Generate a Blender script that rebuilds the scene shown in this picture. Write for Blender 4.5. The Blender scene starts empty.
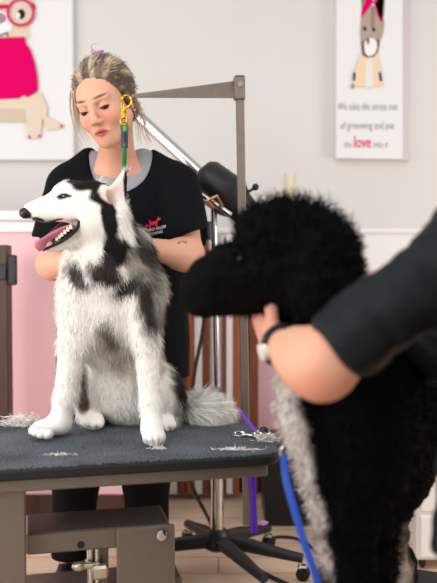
import bpy, math, random
import numpy as np
from mathutils import Vector, Matrix
from mathutils.bvhtree import BVHTree
from mathutils.noise import noise as mnoise

random.seed(7)
C = bpy.context.scene.collection
F_PX, CX, CY, CAM_Z = 810.0, 218.5, 291.5, 1.07
PITCH = math.atan(29.5 / F_PX)
cp, sp = math.cos(PITCH), math.sin(PITCH)
A = lambda *v: np.array(v, dtype=np.float64)


def P(px, py, Y):
    """a point measured on the photograph, at the depth Y where the thing stands"""
    u, v = (px - CX) / F_PX, (CY - py) / F_PX
    t = Y / (cp + v * sp)
    return A(t * u, Y, CAM_Z + t * (v * cp - sp))


def onz(px, py, z):
    """where the same line of sight meets the level z"""
    u, v = (px - CX) / F_PX, (CY - py) / F_PX
    t = (z - CAM_Z) / (v * cp - sp)
    return A(t * u, t * (cp + v * sp), z)


def m(r, Y):
    return r * Y / F_PX


def lin(c):
    out = []
    for x in c[:3]:
        x = x / 255.0
        out.append(x / 12.92 if x <= 0.04045 else ((x + 0.055) / 1.055) ** 2.4)
    return tuple(out)


# ------------------------------------------------------------------ materials
MATS = {}


def mat(name, col=(200, 200, 200), rough=0.6, metal=0.0, vcol=False, noise=0.0, nscale=20.0, spec=0.5, bump=0.0,
        bscale=60.0, stretch=None, trans=0.0, sheen=0.0, sss=0.0, coat=0.0):
    if name in MATS:
        return MATS[name]
    mt = bpy.data.materials.new(name)
    mt.use_nodes = True
    nt = mt.node_tree
    b = nt.nodes['Principled BSDF']
    b.inputs['Roughness'].default_value = rough
    b.inputs['Metallic'].default_value = metal
    b.inputs['Specular IOR Level'].default_value = spec
    if sheen:
        b.inputs['Sheen Weight'].default_value = sheen
        b.inputs['Sheen Roughness'].default_value = 0.5
    if coat:
        b.inputs['Coat Weight'].default_value = coat
    if trans:
        b.inputs['Transmission Weight'].default_value = trans
    if sss:
        b.inputs['Subsurface Weight'].default_value = sss
        b.inputs['Subsurface Radius'].default_value = (0.012, 0.005, 0.003)
    c = lin(col) + (1,)
    b.inputs['Base Color'].default_value = c
    tc = nt.nodes.new('ShaderNodeTexCoord')
    mp = nt.nodes.new('ShaderNodeMapping')
    nt.links.new(tc.outputs['Object'], mp.inputs['Vector'])
    if stretch:
        mp.inputs['Scale'].default_value = stretch
    src = None
    if vcol:
        at = nt.nodes.new('ShaderNodeVertexColor')
        at.layer_name = 'Col'
        src = at.outputs['Color']
        nt.links.new(src, b.inputs['Base Color'])
    if noise:
        nz = nt.nodes.new('ShaderNodeTexNoise')
        nz.inputs['Scale'].default_value = nscale
        nz.inputs['Detail'].default_value = 5
        nt.links.new(mp.outputs['Vector'], nz.inputs['Vector'])
        mr = nt.nodes.new('ShaderNodeMapRange')
        mr.inputs['From Min'].default_value = 0.3
        mr.inputs['From Max'].default_value = 0.7
        mr.inputs['To Min'].default_value = 1 - noise
        mr.inputs['To Max'].default_value = 1 + noise
        nt.links.new(nz.outputs['Fac'], mr.inputs['Value'])
        mx = nt.nodes.new('ShaderNodeVectorMath')
        mx.operation = 'SCALE'
        if src:
            nt.links.new(src, mx.inputs[0])
        else:
            mx.inputs[0].default_value = c[:3]
        nt.links.new(mr.outputs['Result'], mx.inputs['Scale'])
        nt.links.new(mx.outputs['Vector'], b.inputs['Base Color'])
    if bump:
        nz = nt.nodes.new('ShaderNodeTexNoise')
        nz.inputs['Scale'].default_value = bscale
        nz.inputs['Detail'].default_value = 4
        nt.links.new(mp.outputs['Vector'], nz.inputs['Vector'])
        bp = nt.nodes.new('ShaderNodeBump')
        bp.inputs['Strength'].default_value = bump
        bp.inputs['Distance'].default_value = 0.01
        nt.links.new(nz.outputs['Fac'], bp.inputs['Height'])
        nt.links.new(bp.outputs['Normal'], b.inputs['Normal'])
    MATS[name] = mt
    return mt


# ------------------------------------------------------------------ object helpers
def empty(name, loc, label=None, cat=None, group=None):
    o = bpy.data.objects.new(name, None)
    C.objects.link(o)
    o.location = Vector(loc)
    o.empty_display_size = 0.05
    tag(o, label, cat, group)
    return o


def tag(o, label=None, cat=None, group=None, kind=None):
    if label:
        o['label'] = label
    if cat:
        o['category'] = cat
    if group:
        o['group'] = group
    if kind:
        o['kind'] = kind
    return o


def build(name, V, faces, mt, parent=None, smooth=True, col=None, label=None, midx=None):
    """V: Nx3 world points; faces: list of (k,n) index arrays"""
    V = np.asarray(V, dtype=np.float64)
    if parent is not None:
        V = V - np.array(parent_world(parent))
    org = np.zeros(3)
    me = bpy.data.meshes.new(name)
    loops = np.concatenate([f.reshape(-1) for f in faces]).astype(np.int32)
    counts = np.concatenate([np.full(len(f), f.shape[1]) for f in faces]).astype(np.int32)
    starts = np.concatenate([[0], np.cumsum(counts)[:-1]]).astype(np.int32)
    me.vertices.add(len(V))
    me.vertices.foreach_set('co', V.astype(np.float32).ravel())
    me.loops.add(len(loops))
    me.loops.foreach_set('vertex_index', loops)
    me.polygons.add(len(counts))
    me.polygons.foreach_set('loop_start', starts)
    me.polygons.foreach_set('loop_total', counts)
    for x in (mt if isinstance(mt, (list, tuple)) else [mt]):
        me.materials.append(x)
    if midx is not None:
        me.polygons.foreach_set('material_index', np.asarray(midx, dtype=np.int32))
    me.update(calc_edges=True)
    me.validate()
    me.polygons.foreach_set('use_smooth', np.full(len(me.polygons), bool(smooth)))
    if col is not None:
        ca = me.color_attributes.new('Col', 'FLOAT_COLOR', 'POINT')
        c4 = np.ones((len(V), 4), dtype=np.float32)
        c4[:, :3] = col
        ca.data.foreach_set('color', c4.ravel())
    o = bpy.data.objects.new(name, me)
    C.objects.link(o)
    if parent is not None:
        o.parent = parent
    else:
        # origin at the middle of its base
        lo, hi = V.min(0), V.max(0)
        org = A((lo[0] + hi[0]) / 2, (lo[1] + hi[1]) / 2, lo[2])
        me.transform(Matrix.Translation(-Vector(org)))
        o.location = Vector(org)
    if label:
        o['label'] = label
    return o


def parent_world(o):
    l = Vector((0, 0, 0))
    while o is not None:
        l = l + o.location
        o = o.parent
    return tuple(l)


class MB:
    """collects simple shapes into one mesh"""
    def __init__(s):
        s.V, s.F, s.n = [], [], 0
        s.mi = []

    def add(s, V, faces, mi=0):
        V = np.asarray(V, dtype=np.float64)
        s.V.append(V)
        for f in faces:
            f = np.asarray(f)
            s.F.append(f + s.n)
            s.mi.append(np.full(len(f), mi))
        s.n += len(V)
        return s

    def box(s, c, size, R=None, bev=0.0, mi=0):
        hx, hy, hz = [x / 2 for x in size]
        b = min(bev, hx * .9, hy * .9, hz * .9)
        if b <= 0:
            v = np.array([[x, y, z] for x in (-hx, hx) for y in (-hy, hy) for z in (-hz, hz)])
            f = np.array([[0, 1, 3, 2], [4, 6, 7, 5], [0, 4, 5, 1], [2, 3, 7, 6], [0, 2, 6, 4], [1, 5, 7, 3]])
            fs = [f]
        else:
            v = []
            for sx in (-1, 1):
                for sy in (-1, 1):
                    for sz in (-1, 1):
                        v += [[sx * hx, sy * (hy - b), sz * (hz - b)], [sx * (hx - b), sy * hy, sz * (hz - b)],
                              [sx * (hx - b), sy * (hy - b), sz * hz]]
            v = np.array(v)
            idx = lambda sx, sy, sz, k: ((sx > 0) * 4 + (sy > 0) * 2 + (sz > 0)) * 3 + k
            q, t = [], []
            for d in (-1, 1):
                for k in range(3):
                    o = [(1, 2), (0, 2), (0, 1)][k]
                    ring = []
                    for (a, bb) in ((-1, -1), (1, -1), (1, 1), (-1, 1)):
                        sg = [0, 0, 0]
                        sg[k] = d
                        sg[o[0]], sg[o[1]] = a, bb
                        ring.append(idx(*sg, k))
                    flip = (d > 0) == (k == 1)
                    q.append(ring[::-1] if flip else ring)
            for k in range(3):
                i, j = [(1, 2), (0, 2), (0, 1)][k]
                for a in (-1, 1):
                    for bb in (-1, 1):
                        e = []
                        for (end, fi) in ((-1, i), (1, i), (1, j), (-1, j)):
                            sg = [0, 0, 0]
                            sg[k] = end
                            sg[i], sg[j] = a, bb
                            e.append(idx(*sg, fi))
                        q.append(e)
            for sx in (-1, 1):
                for sy in (-1, 1):
                    for sz in (-1, 1):
                        t.append([idx(sx, sy, sz, 0), idx(sx, sy, sz, 1), idx(sx, sy, sz, 2)])
            fs = [np.array(q), np.array(t)]
        if R is not None:
            v = v @ np.asarray(R).T
        return s.add(v + np.asarray(c), fs, mi)

    def tube(s, pts, r, n=10, cap=True, mi=0, flat=None):
        """round tube along pts; flat=(normal, ratio) squashes the section"""
        pts = np.asarray(pts, dtype=np.float64)
        k = len(pts)
        rr = np.full(k, r) if np.isscalar(r) else np.asarray(r)
        T = np.gradient(pts, axis=0)
        T /= np.linalg.norm(T, axis=1)[:, None] + 1e-12
        up = A(0, 0, 1) if abs(T[0][2]) < .9 else A(1, 0, 0)
        if flat is not None:
            up = np.asarray(flat[0], dtype=np.float64)
        V = []
        for i in range(k):
            x = np.cross(T[i], up)
            x /= np.linalg.norm(x) + 1e-12
            y = np.cross(x, T[i])
            if flat is None:
                up = y
            a = np.linspace(0, 2 * np.pi, n, endpoint=False)
            fy = flat[1] if flat is not None else 1.0
            V.append(pts[i] + rr[i] * (np.cos(a)[:, None] * x + fy * np.sin(a)[:, None] * y))
        V = np.concatenate(V)
        q = []
        for i in range(k - 1):
            for j in range(n):
                a, b = i * n + j, i * n + (j + 1) % n
                q.append([a, b, b + n, a + n])
        fs = [np.array(q)]
        if cap:
            fs += [np.array([list(range(n))[::-1]]), np.array([[(k - 1) * n + j for j in range(n)]])]
        return s.add(V, fs, mi)

    def ball(s, c, r, R=None, nu=16, nv=10, mi=0):
        r = np.array([r] * 3 if np.isscalar(r) else r)
        V = [[0, 0, -1]]
        for i in range(1, nv):
            t = -math.pi / 2 + math.pi * i / nv
            for j in range(nu):
                a = 2 * math.pi * j / nu
                V.append([math.cos(t) * math.cos(a), math.cos(t) * math.sin(a), math.sin(t)])
        V.append([0, 0, 1])
        V = np.array(V) * r
        if R is not None:
            V = V @ np.asarray(R).T
        q, t = [], []
        for i in range(nv - 2):
            for j in range(nu):
                a, b = 1 + i * nu + j, 1 + i * nu + (j + 1) % nu
                q.append([a, b, b + nu, a + nu])
        for j in range(nu):
            t.append([0, 1 + (j + 1) % nu, 1 + j])
            t.append([len(V) - 1, 1 + (nv - 2) * nu + j, 1 + (nv - 2) * nu + (j + 1) % nu])
        return s.add(V + np.asarray(c), [np.array(q), np.array(t)], mi)

    def prism(s, outline, off, mi=0):
        """outline: Nx3 loop, extruded by the vector off"""
        o = np.asarray(outline, dtype=np.float64)
        n = len(o)
        V = np.concatenate([o, o + np.asarray(off)])
        q = [[i, (i + 1) % n, n + (i + 1) % n, n + i] for i in range(n)]
        return s.add(V, [np.array([list(range(n))[::-1]]), np.array([[n + i for i in range(n)]]), np.array(q)], mi)

    def build(s, name, mt, parent=None, smooth=False, label=None):
        o = build(name, np.concatenate(s.V), s.F, mt, parent, False, label=label, midx=np.concatenate(s.mi))
        if smooth:
            o.data.polygons.foreach_set('use_smooth', np.ones(len(o.data.polygons), dtype=bool))
            o.data.set_sharp_from_angle(angle=math.radians(40))
        return o


def curve(pts, n=24):
    """Catmull-Rom through pts"""
    p = np.asarray(pts, dtype=np.float64)
    p = np.concatenate([[2 * p[0] - p[1]], p, [2 * p[-1] - p[-2]]])
    out = []
    k = len(p) - 3
    for i in range(k):
        for t in np.linspace(0, 1, max(2, n // k), endpoint=False):
            a, b, c, d = p[i:i + 4]
            out.append(.5 * (2 * b + (c - a) * t + (2 * a - 5 * b + 4 * c - d) * t ** 2 + (3 * b - a - 3 * c + d) * t ** 3))
    out.append(p[-2])
    return np.array(out)


def rotm(ax, deg):
    return np.array(Matrix.Rotation(math.radians(deg), 3, ax))


# ------------------------------------------------------------------ smooth solids (distance fields meshed by surface nets)
class Field:
    def __init__(s, xs, ys, zs):
        s.ax = [np.asarray(a, dtype=np.float32) for a in (xs, ys, zs)]
        s.v = np.full([len(a) for a in s.ax], 1.0, dtype=np.float32)

    def _sl(s, lo, hi):
        sl, g = [], []
        for k in range(3):
            i0 = max(0, np.searchsorted(s.ax[k], lo[k]) - 1)
            i1 = min(len(s.ax[k]), np.searchsorted(s.ax[k], hi[k]) + 1)
            if i1 <= i0:
                return None, None
            sl.append(slice(i0, i1))
            g.append(s.ax[k][i0:i1])
        return tuple(sl), (g[0][:, None, None], g[1][None, :, None], g[2][None, None, :])

    def op(s, d, sl, k, mode):
        a = s.v[sl]
        if mode == 'u':
            h = np.maximum(k - np.abs(a - d), 0) / k
            s.v[sl] = np.minimum(a, d) - h * h * k * .25
        else:
            d = -d
            h = np.maximum(k - np.abs(a - d), 0) / k
            s.v[sl] = np.maximum(a, d) + h * h * k * .25

    def cap(s, a, b, ra, rb, k=.02, mode='u'):
        a, b = np.asarray(a, dtype=np.float32), np.asarray(b, dtype=np.float32)
        mg = k + .03
        lo = np.minimum(a - ra, b - rb) - mg
        hi = np.maximum(a + ra, b + rb) + mg
        sl, g = s._sl(lo, hi)
        if sl is None:
            return s
        ba = b - a
        L2 = float(ba @ ba) + 1e-12
        t = np.clip(sum((g[i] - a[i]) * ba[i] for i in range(3)) / L2, 0, 1)
        d = np.sqrt(sum((g[i] - a[i] - t * ba[i]) ** 2 for i in range(3))) - (ra + (rb - ra) * t)
        s.op(d, sl, k, mode)
        return s

    def ell(s, c, r, R=None, k=.02, mode='u'):
        c, r = np.asarray(c, dtype=np.float32), np.asarray(r, dtype=np.float32)
        mg = k + .03
        if R is None:
            ext = r
            R = np.eye(3)
        else:
            ext = np.sqrt(((np.asarray(R) * r) ** 2).sum(1))
        sl, g = s._sl(c - ext - mg, c + ext + mg)
        if sl is None:
            return s
        q = [sum((g[i] - c[i]) * float(R[i][j]) for i in range(3)) for j in range(3)]
        k0 = np.sqrt(sum((q[j] / r[j]) ** 2 for j in range(3)))
        k1 = np.sqrt(sum((q[j] / r[j] ** 2) ** 2 for j in range(3))) + 1e-6
        s.op(k0 * (k0 - 1) / k1, sl, k, mode)
        return s

    def chain(s, pts, rs, k=.02, mode='u'):
        for i in range(len(pts) - 1):
            s.cap(pts[i], pts[i + 1], rs[i], rs[i + 1], k, mode)
        return s

    def half(s, p, n, lo=None, hi=None, k=.004):
        """cut away the side of the plane that n points to, within the box lo-hi"""
        lo = [-99] * 3 if lo is None else lo
        hi = [99] * 3 if hi is None else hi
        sl, g = s._sl(lo, hi)
        if sl is None:
            return s
        n = np.asarray(n, dtype=np.float32)
        n = n / np.linalg.norm(n)
        d = -sum((g[i] - float(p[i])) * float(n[i]) for i in range(3))
        s.op(d, sl, k, 's')
        return s

    def mesh(s):
        v = s.v
        ins = v < 0
        nx, ny, nz = v.shape
        c = [ins[i:nx - 1 + i, j:ny - 1 + j, k:nz - 1 + k] for i in (0, 1) for j in (0, 1) for k in (0, 1)]
        anyi, alli = c[0].copy(), c[0].copy()
        for q in c[1:]:
            anyi |= q
            alli &= q
        act = anyi & ~alli
        I, J, K = np.nonzero(act)
        idm = np.full(act.shape, -1, dtype=np.int64)
        idm[I, J, K] = np.arange(len(I))
        off = [(i, j, k) for i in (0, 1) for j in (0, 1) for k in (0, 1)]
        val = np.stack([v[I + o[0], J + o[1], K + o[2]] for o in off])
        pos = np.stack([np.stack([s.ax[0][I + o[0]], s.ax[1][J + o[1]], s.ax[2][K + o[2]]], 1) for o in off])
        acc = np.zeros((len(I), 3))
        cnt = np.zeros(len(I))
        for a in range(8):
            for b in range(a + 1, 8):
                if sum(abs(off[a][q] - off[b][q]) for q in range(3)) != 1:
                    continue
                sg = (val[a] < 0) != (val[b] < 0)
                t = val[a] / (val[a] - val[b] + 1e-20)
                p = pos[a] + np.clip(t, 0, 1)[:, None] * (pos[b] - pos[a])
                acc[sg] += p[sg]
                cnt[sg] += 1
        V = acc / np.maximum(cnt, 1)[:, None]
        quads = []
        for ax in range(3):
            s0 = [slice(1, -1)] * 3
            s1 = [slice(1, -1)] * 3
            s0[ax] = slice(0, -1)
            s1[ax] = slice(1, None)
            a, b = ins[tuple(s0)], ins[tuple(s1)]
            ch = np.nonzero(a != b)
            flip = a[ch]
            o = [1, 1, 1]
            o[ax] = 0
            base = [ch[q] + o[q] for q in range(3)]
            u, w = [(1, 2), (2, 0), (0, 1)][ax]

            def cell(du, dw):
                bb = [x.copy() for x in base]
                bb[u] = bb[u] + du
                bb[w] = bb[w] + dw
                return idm[bb[0], bb[1], bb[2]]
            q = np.stack([cell(-1, -1), cell(0, -1), cell(0, 0), cell(-1, 0)], 1)
            q[~flip] = q[~flip][:, ::-1]
            quads.append(q)
        Q = np.concatenate(quads)
        Q = Q[(Q >= 0).all(1)]
        return V, Q


def axis(lo, hi, coarse, fine=()):
    """grid positions from lo to hi: step `coarse`, finer inside the given (a, b, step) ranges"""
    x, out = lo, []
    while x < hi:
        out.append(x)
        st = coarse
        for a, b, f in fine:
            if a - coarse <= x <= b:
                st = min(st, f)
        x += st
    out.append(x)
    return out


def vnormals(V, Q):
    T = np.cross(V[Q[:, 2]] - V[Q[:, 0]], V[Q[:, 3]] - V[Q[:, 1]])
    N = np.zeros_like(V)
    for k in range(4):
        np.add.at(N, Q[:, k], T)
    return N / (np.linalg.norm(N, axis=1)[:, None] + 1e-20)


def wob(p, s, seed=0):
    """cheap smooth noise in about -1..1"""
    r = np.random.RandomState(seed)
    out = 0
    for i in range(5):
        d = r.normal(size=3)
        d = d / np.linalg.norm(d) * s * (0.6 + 0.35 * i)
        out = out + np.sin(p @ d + r.uniform(0, 6.28)) / (1 + .35 * i)
    return out / 2.6


def sm(e0, e1, x):
    t = np.clip((x - e0) / (e1 - e0), 0, 1)
    return t * t * (3 - 2 * t)


def paint(p, base, blobs, rag=.12, scale=90, seed=3):
    """coat markings: ellipsoidal patches (centre, radii, colour, softness) with ragged edges"""
    col = np.tile(np.array(lin(base)), (len(p), 1))
    w = wob(p, scale, seed) * rag
    for b in blobs:
        c, r, cc, soft = b[:4]
        q = p - np.asarray(c)
        if len(b) > 4:
            q = q @ np.asarray(b[4])
        d = np.sqrt(((q / np.asarray(r)) ** 2).sum(1)) + w
        a = 1 - sm(1 - soft, 1 + soft, d)
        col = col * (1 - a[:, None]) + np.array(lin(cc)) * a[:, None]
    return col


def strands(V, Q, n, lenf, dirf, colf, width=.0016, seg=3, seed=1, lift=.45, curl=0.0, droop=0.0, jit=.25, cj=.12,
            keep=None, root=0.004):
    """n tapering blades growing from the surface; returns V, faces, colours"""
    r = np.random.RandomState(seed)
    tri = np.concatenate([Q[:, [0, 1, 2]], Q[:, [0, 2, 3]]])
    N = vnormals(V, Q)
    ar = np.linalg.norm(np.cross(V[tri[:, 1]] - V[tri[:, 0]], V[tri[:, 2]] - V[tri[:, 0]]), axis=1)
    if keep is not None:
        ar = ar * keep(V[tri].mean(1))
    pick = np.searchsorted(np.cumsum(ar) / ar.sum(), r.rand(n))
    pick = np.clip(pick, 0, len(tri) - 1)
    a, b = r.rand(n), r.rand(n)
    fl = a + b > 1
    a[fl], b[fl] = 1 - a[fl], 1 - b[fl]
    w = np.stack([1 - a - b, a, b], 1)
    p = (V[tri[pick]] * w[:, :, None]).sum(1)
    nn = (N[tri[pick]] * w[:, :, None]).sum(1)
    nn /= np.linalg.norm(nn, axis=1)[:, None] + 1e-9
    L = lenf(p) * r.uniform(.6, 1.2, n)
    d = dirf(p, nn)
    d = d - (d * nn).sum(1)[:, None] * nn
    d /= np.linalg.norm(d, axis=1)[:, None] + 1e-6
    d = d + r.normal(size=(n, 3)) * jit
    d = d + nn * lift
    d /= np.linalg.norm(d, axis=1)[:, None]
    side = np.cross(d, nn + r.normal(size=(n, 3)) * .35)
    side /= np.linalg.norm(side, axis=1)[:, None] + 1e-9
    up = np.cross(side, d)
    col = colf(p)
    col = col * (1 + r.normal(size=(n, 1)) * cj)
    col = np.clip(col, .001, .95)
    rows = []
    ph = r.uniform(0, 6.28, n)
    for i in range(seg + 1):
        t = i / seg
        q = p - nn * root + d * (L * t)[:, None]
        if droop:
            q = q + A(0, 0, -1) * (droop * L * t * t)[:, None]
        if curl:
            q = q + (side * np.cos(ph + t * 7)[:, None] + up * np.sin(ph + t * 7)[:, None]) * (curl * L * t)[:, None]
        else:
            q = q - nn * (L * .18 * t * t)[:, None]
        wd = width * (1 - t) ** .7
        if i == seg:
            rows.append(q[:, None])
        else:
            rows.append(np.stack([q - side * wd / 2, q + side * wd / 2], 1))
    VV = np.concatenate([x for x in rows], axis=1)
    k = VV.shape[1]
    base = (np.arange(n) * k)[:, None]
    qs = [base + np.array([2 * i, 2 * i + 1, 2 * i + 3, 2 * i + 2]) for i in range(seg - 1)]
    ts = base + np.array([2 * (seg - 1), 2 * (seg - 1) + 1, 2 * seg])
    fs = [np.concatenate(qs)] if qs else []
    fs.append(ts)
    return VV.reshape(-1, 3), fs, np.repeat(col, k, axis=0)


def flow(anchors):
    """direction field from (point, vector) anchors"""
    pts = np.array([a[0] for a in anchors])
    vec = np.array([a[1] for a in anchors], dtype=np.float64)
    vec /= np.linalg.norm(vec, axis=1)[:, None]

    def f(p, n):
        d2 = ((p[:, None, :] - pts[None]) ** 2).sum(2)
        w = 1 / (d2 + 1e-4) ** 1.5
        return (w[:, :, None] * vec[None]).sum(1) / w.sum(1)[:, None]
    return f


def bvh_of(objs):
    V, Fc, n = [], [], 0
    for o in objs:
        wl = Vector(parent_world(o))
        V += [v.co + wl for v in o.data.vertices]
        Fc += [[i + n for i in p.vertices] for p in o.data.polygons]
        n = len(V)
    return BVHTree.FromPolygons(V, Fc)


def text_mesh(body, bold=0.0, shear=0.0):
    cu = bpy.data.curves.new('lettering', 'FONT')
    cu.body = body
    cu.size = 1
    cu.shear = shear
    cu.offset = bold
    cu.resolution_u = 3
    o = bpy.data.objects.new('lettering', cu)
    C.objects.link(o)
    dg = bpy.context.evaluated_depsgraph_get()
    me = bpy.data.meshes.new_from_object(o.evaluated_get(dg))
    V = np.array([v.co[:] for v in me.vertices])
    fs = [list(p.vertices) for p in me.polygons]
    bpy.data.objects.remove(o)
    bpy.data.curves.remove(cu)
    bpy.data.meshes.remove(me)
    return V, fs


def group_faces(fs):
    d = {}
    for f in fs:
        d.setdefault(len(f), []).append(f)
    return [np.array(x) for x in d.values()]

# ================================================================== the room
WALL_Y = 3.75
wall_m = mat('wall_paint', (215, 212, 209), .75, noise=.012, nscale=3)
white_m = mat('white_board', (234, 231, 229), .5)
pink_m = mat('pink_paint', (244, 192, 198), .6, noise=.02, nscale=4)
dark_wood = mat('dark_wood', (70, 42, 32), .5, noise=.25, nscale=14, stretch=(6, 6, .5))
orange_wood = mat('orange_wood', (158, 88, 48), .5, noise=.22, nscale=12, stretch=(6, 6, .5))
brown_wood = mat('brown_wood', (118, 62, 42), .5, noise=.22, nscale=12, stretch=(6, 6, .5))
grey_wood = mat('grey_wood', (178, 166, 162), .55, noise=.1, nscale=12, stretch=(6, 6, .5))
black_m = mat('black_plastic', (20, 20, 22), .42)
rubber_m = mat('black_rubber', (14, 14, 15), .7)
chrome_m = mat('chrome', (205, 202, 200), .16, 1.0)
steel_m = mat('brushed_steel', (122, 112, 103), .42, .55, noise=.06, nscale=40, stretch=(1, 1, 8))
brass_m = mat('brass', (222, 170, 60), .25, .9)


def floor_material():
    mt = mat('floor_boards', (214, 186, 158), .45)
    nt = mt.node_tree
    b = nt.nodes['Principled BSDF']
    tc = nt.nodes.new('ShaderNodeTexCoord')
    br = nt.nodes.new('ShaderNodeTexBrick')
    br.inputs['Scale'].default_value = 1.0
    br.inputs['Brick Width'].default_value = 1.2
    br.inputs['Row Height'].default_value = .15
    br.inputs['Mortar Size'].default_value = .0025
    br.inputs['Color1'].default_value = lin((232, 206, 180)) + (1,)
    br.inputs['Color2'].default_value = lin((220, 192, 164)) + (1,)
    br.inputs['Mortar'].default_value = lin((140, 112, 90)) + (1,)
    nt.links.new(tc.outputs['Object'], br.inputs['Vector'])
    nz = nt.nodes.new('ShaderNodeTexNoise')
    mp = nt.nodes.new('ShaderNodeMapping')
    mp.inputs['Scale'].default_value = (2, 26, 1)
    nt.links.new(tc.outputs['Object'], mp.inputs['Vector'])
    nt.links.new(mp.outputs['Vector'], nz.inputs['Vector'])
    nz.inputs['Scale'].default_value = 2.5
    mr = nt.nodes.new('ShaderNodeMapRange')
    mr.inputs['To Min'].default_value = .82
    mr.inputs['To Max'].default_value = 1.15
    nt.links.new(nz.outputs['Fac'], mr.inputs['Value'])
    mx = nt.nodes.new('ShaderNodeVectorMath')
    mx.operation = 'SCALE'
    nt.links.new(br.outputs['Color'], mx.inputs[0])
    nt.links.new(mr.outputs['Result'], mx.inputs['Scale'])
    nt.links.new(mx.outputs['Vector'], b.inputs['Base Color'])
    return mt


def struct(name, c, size, mt, bev=0.0):
    o = MB().box(c, size, bev=bev).build(name, mt)
    return tag(o, kind='structure')


zr = P(300, 231, WALL_Y)[2]
zpk = P(300, 270, WALL_Y)[2]
struct('floor', (0, 2.0, -.05), (6, 5.2, .1), floor_material())
struct('wall_back', (0, WALL_Y + .06, 1.4), (6, .12, 2.8), wall_m)
struct('trim_1', (0, WALL_Y - .011, zr), (6, .022, .028), white_m, .006)          # chair rail
struct('trim_2', (0, WALL_Y - .004, (zr + zpk) / 2), (6, .008, zr - zpk), white_m)   # white board below the rail
struct('trim_3', (0, WALL_Y - .006, zpk / 2), (6, .012, zpk), pink_m)             # pink wainscot
struct('baseboard_back', (0, WALL_Y - .02, .05), (6, .02, .1), dark_wood)

# the low partition behind the groomer, pink below a white cap
PY_ = 3.25
zc1, zc2, zc3 = P(10, 211, PY_)[2], P(10, 221, PY_)[2], P(10, 232.5, PY_)[2]
xr = P(150, 300, PY_)[0]
xl = -2.4
pw = empty('low_partition', ((xl + xr) / 2, PY_ + .05, 0), 'low pink partition with a white cap, behind the groomer on the left', 'partition')
MB().box(((xl + xr) / 2, PY_ + .05, (zc3 + .125) / 2), (xr - xl, .09, zc3 - .125)).build('pink_panel', pink_m, pw)
pw.children[0].location = (0, 0, 0)
o = MB().box(((xl + xr) / 2, PY_ + .045, (zc2 + zc3) / 2), (xr - xl + .01, .11, zc2 - zc3), bev=.004)
o.box(((xl + xr) / 2, PY_ + .045, (zc1 + zc2) / 2), (xr - xl + .03, .15, zc1 - zc2), bev=.006)
o.build('cap_rail', white_m, pw)
MB().box(((xl + xr) / 2, PY_ + .045, .064), (xr - xl, .10, .128), bev=.003).build('plinth', dark_wood, pw)

# wooden gate post with a black strap hinge
GY = 3.05
g = empty('gate_post', (P(1, 300, GY)[0], GY, 0), 'dark brown wooden gate post with black hinge in front of pink partition', 'post')
zt = P(4, 245, GY)[2]
xa, xb = P(-14, 300, GY)[0], P(10, 300, GY)[0]
MB().box(((xa + xb) / 2, GY, zt / 2), (xb - xa, .07, zt), bev=.004).build('post', dark_wood, g)
h = MB().box((P(1, 271, GY)[0] - .03, GY - .04, P(0, 272, GY)[2]), (m(32, GY), .008, m(15, GY)), bev=.003)
h.box((P(15, 271, GY)[0], GY - .036, P(0, 270, GY)[2]), (m(9, GY), .016, m(30, GY)), bev=.005)
for dz in (-9, 9):
    h.ball(P(15, 270 + dz, GY - .046), (.006, .004, .006))
h.build('hinge', black_m, g, smooth=True)


# ------------------------------------------------------------------ canvases
def art(name, shapes, Yf, parent, mats=None):
    b = MB()
    names = []
    for i, (cm, pts, sm_) in enumerate(shapes):
        p = np.array(pts, dtype=float)
        if sm_:
            cl = np.concatenate([p[-2:], p, p[:2]])
            c = curve(cl, 6 * (len(cl) - 1))
            k = 6
            p = c[2 * k:-(2 * k)] if len(c) > 5 * k else p
        if cm not in names:
            names.append(cm)
        y = Yf - .0006 * (i + 1)
        w = np.array([P(x, yy, Yf) for x, yy in p])
        w[:, 1] = y
        n = len(w)
        b.add(w, [np.array([list(range(n))])], names.index(cm))
    return b.build(name, [mat('print_' + '_'.join(map(str, c)), c, .8, spec=.05) for c in names], parent)


def circ(x, y, rx, ry=None, n=20, a0=0):
    ry = rx if ry is None else ry
    return [(x + rx * math.cos(2 * math.pi * i / n + a0), y + ry * math.sin(2 * math.pi * i / n + a0)) for i in range(n)]


canvas_m = mat('canvas', (230, 229, 229), .8)
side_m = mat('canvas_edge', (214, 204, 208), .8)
BEI, BE2, HOT, WH, INK, GRY = (222, 205, 184), (205, 188, 166), (218, 3, 96), (236, 235, 234), (40, 38, 44), (120, 110, 112)

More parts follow.
